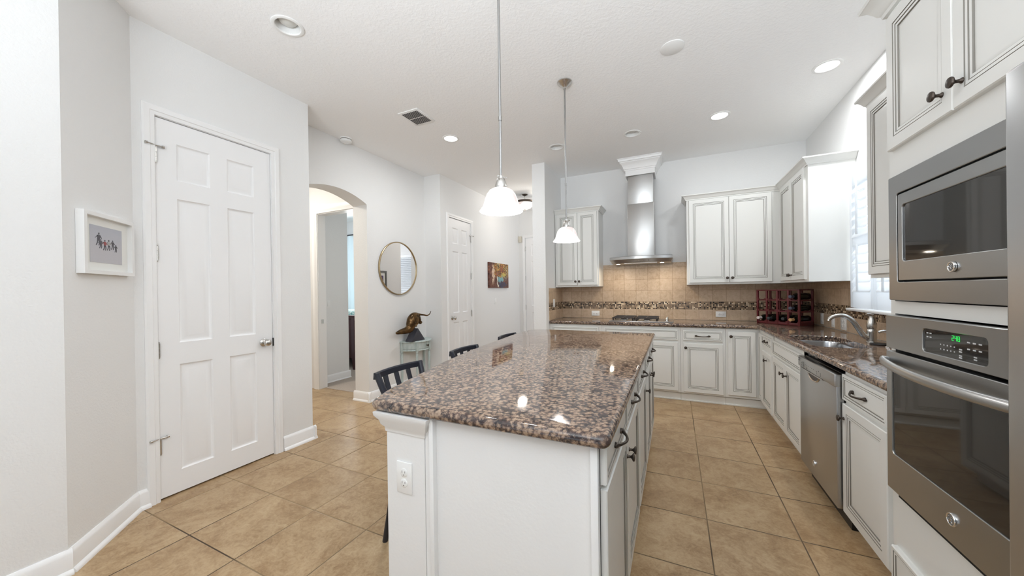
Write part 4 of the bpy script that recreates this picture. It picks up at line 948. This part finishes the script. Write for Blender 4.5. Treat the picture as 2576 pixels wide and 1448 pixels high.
b.tube(sp, [lin(.019, .0125, i/(len(sp)-1)) for i in range(len(sp))], 16); b.lathe([(.0105, 0), (.0105, .012)], sp[-1], (-.3, 0, -.95), 16); b.build('spout', 'nickel', t)
b = B(); b.lathe([(.048, T+.0005), (.050, T+.006), (.046, T+.012), (.040, T+.009), (.001, T+.008)], (1.285, 3.278, 0), 'z', 32); o = b.build('drain_stopper', 'black'); tag(o, 'black rubber drain stopper beside the faucet base', 'stopper')
t = thing('soap_dispenser', 'small polished metal soap dispenser at the right of the faucet', 'dispenser', (1.29, 3.165, T))
b = B(); b.lathe([(.022, 0), (.022, .004), (.014, .010), (.010, .02), (.0095, .055), (.012, .06)], (1.29, 3.165, T), 'z', 20); b.build('base', 'chrome', t)
b = B(); b.tube(catmull([(1.29, 3.165, T+.06), (1.29, 3.165, T+.085), (1.283, 3.165, T+.103), (1.262, 3.165, T+.108), (1.238, 3.165, T+.100)], 5), .0085, 12); b.build('pump_spout', 'chrome', t)

# ------------------------------------------------------------------ wine rack with bottles (stands diagonally in the corner)
RW, RD, RH = .452, .235, .388
t = thing('wine_rack', 'dark red wooden wine rack standing diagonally in the counter corner', 'rack', (1.181, 4.583, T), math.radians(135))
# local: x runs left along the front, y<0 towards the room is front => use front at y=0, depth to -y
def rb(b, x0, x1, y0, y1, z0, z1, bev=.0015): b.box((x0, -y0, z0), (x1, -y1, z1), bev)
cw = RW/4
for k in range(5):
    for dp in (0, RD-.02):
        b = B(); x = k*cw; x0 = min(max(x-.009, 0), RW-.018); rb(b, x0, x0+.018, dp, dp+.02, 0, RH); b.build('post', 'red_wood', t, local=True)
for lv in (.03, .152, .274):
    for dp in (.002, RD-.016):
        b = B(); rb(b, 0, RW, dp, dp+.014, lv-.028 if lv < .1 else lv-.010, lv)
        for k in range(4):
            for s_ in (0, 1): 
                xx = k*cw + (.009 if s_ == 0 else cw-.027); rb(b, xx, xx+.018, dp, dp+.014, lv, lv+.014)
        b.build('crossbar', 'red_wood', t, local=True)
    for k in range(5):
        b = B(); x0 = min(max(k*cw-.006, 0), RW-.012); rb(b, x0, x0+.012, .018, RD-.018, lv-.012, lv+.002); b.build('side_rail', 'red_wood', t, local=True)
for dp in (0, RD-.02): b = B(); rb(b, 0, RW, dp, dp+.02, RH-.014, RH); b.build('top_rail', 'red_wood', t, local=True)
for k in range(5): b = B(); x0 = min(max(k*cw-.009, 0), RW-.018); rb(b, x0, x0+.018, .02, RD-.02, RH-.014, RH); b.build('top_rail', 'red_wood', t, local=True)
b = B(); rb(b, 0, .016, .018, RD-.018, 0, .05); b.build('base_board', 'red_wood', t, local=True)
mw = Matrix.Translation((1.181, 4.583, T)) @ Matrix.Rotation(math.radians(135), 4, 'Z')
def bottle(col, lv, cap, label, protr=.055):
    P = mw @ Vector(((col+.5)*cw, protr, lv)); N = mw.to_3x3() @ Vector((0, 1, 0))
    o = thing('wine_bottle', label, 'bottle', tuple(P), 0, 'bottles in the red wine rack')
    b = B(); b.lathe([(.001, -.295), (.030, -.292), (.0365, -.284), (.0365, -.105), (.033, -.085), (.022, -.062), (.0155, -.045), (.0148, -.004)], P, N, 24); b.build('bottle_glass', 'bottle', o)
    b = B(); b.lathe([(.0160, -.05), (.0156, -.004), (.0168, -.003), (.0168, .004), (.012, .006), (.001, .0062)], P, N, 20); b.build('capsule', cap, o)
for col, lv, cap, lab in ((3, .067, 'foil_w', 'dark wine bottle with a pale capsule in the far left bottom slot of the rack'),
                          (2, .067, 'foil_d', 'dark wine bottle with a dark capsule in the bottom slot next to the pale-capped one'),
                          (1, .067, 'foil_d', 'dark wine bottle in the bottom row of the rack, left of the tan-capped one'),
                          (0, .067, 'foil_t', 'dark wine bottle with a tan capsule in the right bottom slot of the rack'),
                          (0, .189, 'foil_b', 'dark wine bottle with a blue-grey capsule in the right middle slot of the rack'),
                          (0, .311, 'foil_b', 'dark wine bottle with a blue-grey capsule in the top slot of the rack')):
    bottle(col, lv, cap, lab, .055 if col != 1 else -.005)

# ------------------------------------------------------------------ pendants
def pendant(label, x, y):
    t = thing('pendant_light', label, 'lamp', (x, y, 0), 0)
    b = B(); b.lathe([(.062, CH), (.062, CH-.006), (.056, CH-.012), (.050, CH-.014), (.040, CH-.026), (.022, CH-.036), (.012, CH-.042), (.011, CH-.055)], (x, y, 0), 'z', 36); b.build('canopy', 'nickel', t)
    b = B(); b.lathe([(.0065, CH-.05), (.0065, 2.2)], (x, y, 0), 'z', 14); b.lathe([(.0062, 2.2), (.0062, 1.905)], (x, y, 0), 'z', 14); b.lathe([(.0085, 2.215), (.0085, 2.195)], (x, y, 0), 'z', 14); b.build('rod', 'rod_nickel', t)
    b = B(); b.lathe([(.012, 1.912), (.014, 1.900), (.020, 1.895), (.026, 1.880), (.031, 1.862), (.032, 1.850), (.030, 1.846)], (x, y, 0), 'z', 28)
    for k in range(3):
        a = 2*PI*k/3+.5; b.lathe([(.003, .0), (.003, .012), (.005, .013), (.005, .018)], (x+.012*math.cos(a), y+.012*math.sin(a), 1.905), (math.cos(a), math.sin(a), 0), 8)
    b.build('socket_cap', 'nickel', t)
    b = B(); out = [(.030, 1.848), (.044, 1.846), (.060, 1.836), (.074, 1.818), (.083, 1.795), (.089, 1.772), (.096, 1.754), (.106, 1.740), (.112, 1.733)]
    b.lathe(out + [(.1095, 1.731)] + [(r-.004, z-.002 if z > 1.84 else z) for r, z in out[::-1]], (x, y, 0), 'z', 48, cap0=False, cap1=False); b.build('glass_shade', 'alabaster', t)
    b = B(); b.lathe([(.013, 1.84), (.014, 1.815), (.024, 1.795), (.030, 1.772), (.026, 1.752), (.014, 1.742), (.001, 1.740)], (x, y, 0), 'z', 24); b.build('bulb', 'bulb_on', t)
    point('pendant_bulb_light', (x, y, 1.722), 10, (1, .985, .96), .04)
pendant('near pendant lamp with alabaster bell shade over the front of the island', -.80, 1.60)
pendant('far pendant lamp with alabaster bell shade over the back of the island', -.811, 2.827)
# semi-flush hall light
x, y = -2.416, 5.777
t = thing('hall_ceiling_light', 'semi-flush bowl light with bronze band on the hall ceiling', 'lamp', (x, y, 0))
b = B(); b.lathe([(.065, CH), (.065, CH-.008), (.05, CH-.02), (.02, CH-.028), (.008, CH-.035), (.008, 2.93)], (x, y, 0), 'z', 32); b.build('canopy', 'nickel', t)
b = B(); b.lathe([(.01, 2.945), (.10, 2.935), (.168, 2.925), (.176, 2.918), (.176, 2.895), (.168, 2.889), (.150, 2.889)], (x, y, 0), 'z', 40, cap1=False); b.build('rim_band', 'bronze', t)
b = B(); b.lathe([(.158, 2.893), (.155, 2.870), (.138, 2.838), (.105, 2.808), (.06, 2.790), (.001, 2.784)], (x, y, 0), 'z', 40, cap0=False); b.build('glass_bowl', 'alabaster', t)
b = B(); b.lathe([(.012, 2.786), (.010, 2.772), (.005, 2.762), (.001, 2.758)], (x, y, 0), 'z', 16); b.build('finial', 'bronze', t)
point('hall_lamp_light', (x, y, 2.73), 9.5, (1, .93, .83), .09)
point('hall_lamp_uplight', (x+.28, y, 2.98), 2.0, (1, .93, .83), .05)

# ------------------------------------------------------------------ ceiling fixtures
def can(label, x, y, lit, pw=16):
    t = thing('recessed_light', label, 'lamp', (x, y, CH), 0, 'recessed ceiling lights')
    b = B(); b.lathe([(.094, -.0005), (.094, -.004), (.088, -.007), (.074, -.006), (.070, -.001)], (0, 0, 0), 'z', 40, cap0=False, cap1=False); b.build('trim_ring', 'white_plastic', t, local=True)
    if lit:
        b = B(); b.lathe([(.072, -.0015), (.05, -.0045), (.001, -.005)], (0, 0, 0), 'z', 40, cap0=False); b.build('lens', 'led', t, local=True)
        area('recessed_lamp_light', (x, y, CH-.012), .14, pw, (.955, .985, 1))
    else:
        b = B(); b.lathe([(.072, -.001), (.066, .03), (.062, .075), (.060, .11)], (0, 0, 0), 'z', 36, cap0=False, cap1=True); b.build('reflector', 'can_inner', t, local=True)
        b = B(); b.lathe([(.056, .05), (.054, .034), (.046, .024), (.02, .016), (.001, .015)], (0, 0, 0), 'z', 32, cap0=False); b.build('bulb', 'bulb_off', t, local=True)
    return t
can('lit recessed ceiling light between the air vent and the near pendant rod', -2.265, 3.284, True)
can('lit recessed ceiling light near the right wall, above the window', 1.100, 3.535, True)
can('lit recessed ceiling light right of the range hood crown', .425, 4.06, True, 4.5)
can('unlit recessed light nearest the camera, above the pantry door side', -2.242, 1.444, False)
can('unlit recessed light behind the far pendant rod', -1.27, 4.05, False)
can('unlit recessed light in front of the range hood crown', -.41, 4.085, False)
b = B(); b.lathe([(.080, CH-.0005), (.080, CH-.004), (.074, CH-.007), (.001, CH-.009)], (.002, 2.762, 0), 'z', 40); o = b.build('ceiling_cover_plate', 'white_plastic'); tag(o, 'round white blank cover on the ceiling right of the far pendant canopy', 'cover')
t = thing('air_vent', 'white rectangular ceiling air vent with two rows of dark slots', 'vent', (-2.284, 2.735, CH))
vx, vy, w, h = -2.284, 2.735, .235, .275
b = B(); b.box((vx-w/2, vy-h/2, CH-.008), (vx+w/2, vy+h/2, CH), .003); b.build('vent_frame', 'white_plastic', t)
b = B(); b.box((vx-.092, vy-.11, CH-.0095), (vx+.092, vy-.006, CH-.0078)); b.box((vx-.092, vy+.006, CH-.0095), (vx+.092, vy+.11, CH-.0078)); b.build('duct_shade_sheet', 'vent_dark', t)  # flat dark sheets painted as the shade inside the duct
for k in range(10):
    xx = vx-.085+.0189*k; b = B()
    for a0, a1 in ((-.11, -.006), (.006, .11)): b.prism([(xx-.006, vy+a0, CH-.008), (xx+.003, vy+a0, CH-.015), (xx+.005, vy+a0, CH-.014), (xx-.004, vy+a0, CH-.008)], (0, a1-a0, 0))
    b.build('fin', 'white_plastic', t)
t = thing('smoke_detector', 'white round smoke detector on the ceiling at the arch wall', 'detector', (-3.308, 2.765, CH))
b = B(); b.lathe([(.066, CH), (.066, CH-.010), (.063, CH-.012)], (-3.308, 2.765, 0), 'z', 36); b.build('base', 'white_plastic', t)
b = B(); b.lathe([(.060, CH-.012), (.060, CH-.017), (.061, CH-.019), (.058, CH-.036), (.048, CH-.043), (.030, CH-.044), (.028, CH-.041), (.001, CH-.041)], (-3.308, 2.765, 0), 'z', 36, mis=[1, 0, 0, 0, 0, 0, 0]); b.build('cover', ['white_plastic', 'slot'], t)

# ------------------------------------------------------------------ art, mirror
u45 = Vector((-.720272, .69369, 0)); n45v = Vector((.69369, .720272, 0))
P = Vector((XL, YL, 0)) + u45*.268
t = thing('framed_picture', 'white framed beach print with running figures on the narrow angled wall', 'picture', (P.x, P.y, 1.605), math.atan2(u45.y, u45.x))
# local x = along the wall (to the far side), local -y = out of the wall
FW, FH, FD = .385, .322, .034
def ring_frame(b, w, h, fw, y0, y1, mi=0):
    f = lambda a, c, y: [(-a, y, -c), (a, y, -c), (a, y, c), (-a, y, c)]
    b.rings([f(w/2, h/2, y0), f(w/2, h/2, y1), f(w/2-fw, h/2-fw, y1), f(w/2-fw, h/2-fw, y0)], mi, False, False, smooth=False)
    b.rings([f(w/2, h/2, y0), f(w/2-fw, h/2-fw, y0)], mi, False, False, smooth=False)
b = B(); ring_frame(b, FW, FH, .020, -.001, -FD); b.build('frame', 'frame_white', t, local=True)
b = B(); b.box((-FW/2+.018, -.012, -FH/2+.018), (FW/2-.018, -.004, FH/2-.018)); b.build('mount_board', 'mat_card', t, local=True)
b = B(); b.box((-.121, -.0135, -.098), (.121, -.0119, .098)); pr_ = b.build('print', 'beach', t, local=True)
def fig(b, x, z, h, mi, lean=0, arms=1):
    y0, y1 = -.0145, -.0133; s = h
    def q(pts, m_=mi): b.prism([(x+u*s+lean*v*s, y0, z+v*s) for u, v in pts], (0, y1-y0, 0), m_)
    q([(-.07+.07*math.cos(k*PI/4)+.07, .90+.085*math.sin(k*PI/4)) for k in range(8)], 0)
    q([(-.13, .48), (.13, .46), (.15, .80), (-.14, .80)])
    q([(-.12, .50), (.02, .50), (-.04, .24), (-.16, .02), (-.22, .04), (-.13, .26)], 0); q([(0, .48), (.12, .48), (.17, .25), (.10, .02), (.04, .03), (.08, .26)], 0)
    if arms: q([(-.13, .80), (-.32, .55), (-.37, .58), (-.14, .72)][::-1]); q([(.13, .80), (.32, .58), (.28, .54), (.13, .70)])
b = B(); fig(b, -.065, -.008, .072, 0, .1); fig(b, -.045, -.022, .052, 0); fig(b, -.015, -.030, .060, 1); fig(b, .015, -.028, .062, 2); fig(b, .045, -.020, .055, 0); fig(b, .070, -.032, .045, 0)
b.build('print_figures', ['print_fig', 'print_red', 'print_pale'], pr_, local=True)
t = thing('round_mirror', 'round mirror with a thin brass frame on the arch wall', 'mirror', (XA, 3.629, 1.652))
b = B(); c = (XA, 3.629, 1.652)
b.lathe([(.357, 0), (.357, .018), (.352, .022), (.344, .022), (.342, .012), (.342, .010)], c, 'x', 72, cap0=False, cap1=False); b.build('frame', 'gold', t)
b = B(); b.lathe([(.343, .002), (.343, .0105), (.3425, .011), (.001, .011)], c, 'x', 72); b.build('mirror_glass', 'mirror', t)
t = thing('canvas_painting', 'colourful abstract canvas of autumn tones on the hall wall', 'painting', (XH, 5.995, 1.392))
b = B(); b.box((XH+.001, 5.592, 1.392), (XH+.034, 6.398, 1.862), .003); b.build('canvas', 'canvas', t)
t = thing('framed_picture', 'framed dusk print on the stub wall, visible only in the round mirror', 'picture', (XQ, 4.86, 1.55))
b = B()
for a, c in (((4.70, 1.36), (4.735, 1.74)), ((4.985, 1.36), (5.02, 1.74)), ((4.735, 1.36), (4.985, 1.395)), ((4.735, 1.705), (4.985, 1.74))): b.box((XQ-.025, a[0], a[1]), (XQ, c[0], c[1]), .002)
b.build('frame', 'gray_lcd', t)
b = B(); b.box((XQ-.012, 4.73, 1.39), (XQ-.002, 4.99, 1.71)); b.build('mount_board', 'mat_card', t)
b = B(); b.box((XQ-.0135, 4.78, 1.45), (XQ-.011, 4.94, 1.65)); b.build('print', 'dusk', t)
b = B(); b.box((-3.075, YH-.045, 2.40), (-2.99, YH, 2.53), .004) if False else b.box((-3.088, YH-.045, 2.385), (-3.018, YH, 2.515), .004); o = b.build('door_chime', 'beige'); tag(o, 'beige door chime box beside the far hall door casing', 'chime')

# ------------------------------------------------------------------ half-round table and sculpture
t = thing('console_table', 'small pale sage half-round console table against the arch wall', 'table', (XA, 3.88, 0))
R0, Yc, ZT = .262, 3.885, .665
half = lambda r: [(XA+.008 + r*math.cos(math.radians(a)), Yc + r*math.sin(math.radians(a))) for a in range(-90, 91, 6)]
b = B(); b.rings([[(x, y, z) for x, y in half(r)] for r, z in ((R0-.012, ZT-.020), (R0, ZT-.016), (R0, ZT-.008), (R0-.006, ZT))], smooth=False); b.build('tabletop', 'sage', t)
b = B(); b.rings([[(x, y, z) for x, y in half(r)] for r, z in ((R0-.026, ZT-.020), (R0-.030, ZT-.125), (R0-.024, ZT-.132), (R0-.03, ZT-.138))], smooth=False); ap = b.build('apron', 'sage', t)
b = B()
for zz in (ZT-.032, ZT-.112): b.rings([[(x, y, z) for x, y in [(XA+.008 + (R0-.0265)*math.cos(math.radians(a)), Yc+(R0-.0265)*math.sin(math.radians(a))) for a in range(-84, 85, 6)]] for z in (zz, zz+.003)], cap0=False, cap1=False, close=False, smooth=False)
b.build('glaze_line', 'sage_line', ap)
for a in (-84, -36, 22, 84):
    ca, sa = math.cos(math.radians(a)), math.sin(math.radians(a)); lx, ly = XA+.008+(R0-.03)*ca, Yc+(R0-.03)*sa
    b = B(); b.box((lx-.017 if abs(a) < 80 else XA+.002, ly-.017, ZT-.145), (lx+.017 if abs(a) < 80 else XA+.036, ly+.017, ZT-.020), .003)
    lxx = lx if abs(a) < 80 else XA+.02
    b.lathe([(.014, ZT-.145), (.019, ZT-.155), (.013, ZT-.165), (.017, ZT-.185), (.0165, ZT-.25), (.011, .12), (.010, .09), (.015, .08), (.012, .065), (.008, .0)], (lxx, ly, 0), 'z', 16); b.build('leg', 'sage', t)
a = math.radians(2); b = B(); b.lathe(KN, (XA+.008+(R0-.026)*math.cos(a), Yc+(R0-.026)*math.sin(a), ZT-.072), (math.cos(a), math.sin(a), 0), 16); b.build('drawer_knob', 'bronze', ap)
t = thing('bull_sculpture', 'bronze longhorn bull sculpture leaning on a dark wedge, on the console table', 'sculpture', (-3.24, 3.84, ZT))
b = B(); b.prism([(-3.178, 3.640, ZT), (-3.178, 3.915, ZT), (-3.178, 3.770, ZT+.172)], (-.115, 0, 0), bev=.003); b.build('wedge_base', 'slate', t)
body = catmull([(-3.245, 3.428, .803), (-3.245, 3.437, .805), (-3.245, 3.52, .815), (-3.24, 3.60, .822), (-3.235, 3.665, .845), (-3.23, 3.692, .900), (-3.228, 3.702, .955), (-3.225, 3.733, .993), (-3.222, 3.787, .998), (-3.22, 3.822, .963), (-3.215, 3.846, .928), (-3.213, 3.858, .913)], 6)
rk = [.007, .018, .036, .046, .062, .072, .068, .058, .052, .044, .028, .016]; rr = []
for i in range(len(body)):
    q = i/(len(body)-1)*(len(rk)-1); k = min(int(q), len(rk)-2); rr.append(lin(rk[k], rk[k+1], q-k))
b = B(); b.tube(body, rr, 20, flat=(.85, 1.0))
b.lathe([(.024, 0), (.027, .012), (.02, .024), (.001, .028)], (-3.213, 3.856, .914), (0, .6, -.8), 16)
b.tube(catmull([(-3.178, 3.765, .985), (-3.166, 3.75, .95), (-3.160, 3.73, .905), (-3.168, 3.71, .865)], 5), [.016]*6 + [.02]*5 + [.012]*5, 10)
bo = b.build('bull_body', 'bull', t)
mo = bo.modifiers.new('fuse', 'REMESH'); mo.mode = 'VOXEL'; mo.voxel_size = .004; mo.use_smooth_shade = True
mo = bo.modifiers.new('polish', 'SMOOTH'); mo.factor = .5; mo.iterations = 5
for dx, pts in ((.0, [(-3.20, 3.80, 1.022), (-3.17, 3.88, 1.012), (-3.16, 3.93, 1.000), (-3.16, 3.98, 1.008), (-3.16, 4.01, 1.03), (-3.16, 4.025, 1.055)]), (1, [(-3.24, 3.80, 1.035), (-3.25, 3.86, 1.028), (-3.26, 3.93, 1.018), (-3.265, 3.98, 1.012)])):
    b = B(); pp = catmull(pts, 5); b.tube(pp, [lin(.013, .004, i/(len(pp)-1)) for i in range(len(pp))], 12); b.build('horn', 'bull', t)

# ------------------------------------------------------------------ bar stools
def stool():
    """local frame: back at x=0, seat towards +x, centred on y"""
    t = thing('bar_stool', '', 'stool', (0, 0, 0), 0, 'black bar stools along the island overhang')
    b = B(); b.box((.06, -.175, .600), (.345, .175, .632), .012, seg=3); b.build('seat', 'blackwood', t, local=True)
    for sy in (-1, 1):
        b = B(); b.tube(catmull([(-.022, sy*.112, .0), (.042, sy*.118, .30), (.082, sy*.125, .60), (.066, sy*.140, .72), (.022, sy*.157, .83), (-.006, sy*.168, .905)], 4), [.0150]*14 + [.0165]*7, 10, flat=(1, 1)); b.build('leg', 'blackwood', t, local=True)
        b = B(); b.tube([(.350, sy*.165, .0), (.320, sy*.155, .60)], [.014, .017], 10); b.build('leg', 'blackwood', t, local=True)
        b = B(); b.tube([(.030, sy*.117, .22), (.338, sy*.160, .20)], .011, 10); b.build('stretcher', 'blackwood', t, local=True)
    b = B(); b.tube([(.335, -.160, .28), (.335, .160, .28)], .012, 10); b.build('foot_rail', 'blackwood', t, local=True)
    b = B(); R = []
    for k in range(13):
        yy = lin(-.182, .182, k/12); xx = -.006 - .030*(1-(yy/.182)**2)
        R.append([(xx-.011, yy, .878), (xx+.010, yy, .880), (xx+.010, yy, .908), (xx+.004, yy, .914), (xx-.008, yy, .912)])
    b.rings(R, smooth=False); b.build('top_rail', 'blackwood', t, local=True)
    b = B(); R = []
    for k in range(13):
        yy = lin(-.140, .140, k/12); xx = .066 - .026*(1-(yy/.165)**2)
        R.append([(xx-.008, yy, .700), (xx+.008, yy, .700), (xx+.008, yy, .724), (xx-.008, yy, .724)])
    b.rings(R, smooth=False); b.build('lower_rail', 'blackwood', t, local=True)
    for yy in (-.088, 0, .088):
        x0 = .066-.026*(1-(yy/.165)**2); x1 = -.006-.030*(1-(yy/.182)**2); b = B(); R = []
        for k in range(7):
            s_ = k/6; xx = lin(x0, x1, s_) - .010*math.sin(PI*s_); zz = lin(.720, .882, s_)
            R.append([(xx-.005, yy-.014, zz), (xx+.005, yy-.014, zz), (xx+.005, yy+.014, zz), (xx-.005, yy+.014, zz)])
        b.rings(R, smooth=False); b.build('slat', 'blackwood', t, local=True)
    return t
st = stool(); st.location = (-1.395, 1.505, 0); st['label'] = 'black bar stool nearest the camera at the island overhang'
dup(st, (-1.405, 2.185, 0), 0, 'black bar stool in the middle of the three at the island')
dup(st, (-1.440, 2.985, 0), 0, 'black bar stool farthest along the island, only its top rail showing')

# ------------------------------------------------------------------ bedroom glimpse
t = thing('bed', 'dark cherry bed with leafy bedding, glimpsed through the arch', 'bed', (-5.6, 5.1, 0))
b = B(); b.box((-6.9, 4.3, .20), (-4.985, 4.345, .93), .008); b.box((-6.9, 4.29, .86), (-4.975, 4.355, .945), .006)
b.build('footboard', 'bed', t)
for xx in (-5.04, -6.85):
    b = B(); b.rings([[(xx-w_, 4.322-w_, z_), (xx+w_, 4.322-w_, z_), (xx+w_, 4.322+w_, z_), (xx-w_, 4.322+w_, z_)] for w_, z_ in ((.022, 0.006), (.034, .2), (.034, .90))], smooth=False); b.build('leg', 'bed', t)
b = B(); b.box((-6.85, 4.35, .30), (-5.03, 5.85, .62), .05, seg=3); b.build('mattress', 'linen', t)
b = B(); b.box((-6.88, 4.37, .60), (-4.93, 5.3, .99), .10, seg=4); b.build('comforter', 'leafy', t)
b = B(); b.box((-6.83, 4.40, .18), (-5.05, 5.85, .30)); b.build('side_rail', 'bed', t)
b = B(); pl = [(-7.9 + 1.9*i/80, 5.93 + .02*math.sin(i*.8)) for i in range(81)]
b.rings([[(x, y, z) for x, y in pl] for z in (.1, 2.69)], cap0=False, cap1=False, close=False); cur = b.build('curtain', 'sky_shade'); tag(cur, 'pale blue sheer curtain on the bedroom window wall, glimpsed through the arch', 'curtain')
mo = cur.modifiers.new('thickness', 'SOLIDIFY'); mo.thickness = .004
b = B(); b.tube([(-8.0, 5.93, 2.715), (-5.9, 5.93, 2.715)], .014, 10)
for xx in (-7.95, -5.95): b.tube([(xx, 5.93, 2.715), (xx, 6.0, 2.715)], .008, 8)
o = b.build('curtain_rod', 'rod'); tag(o, 'dark curtain rod above the pale blue bedroom curtain', 'rod')
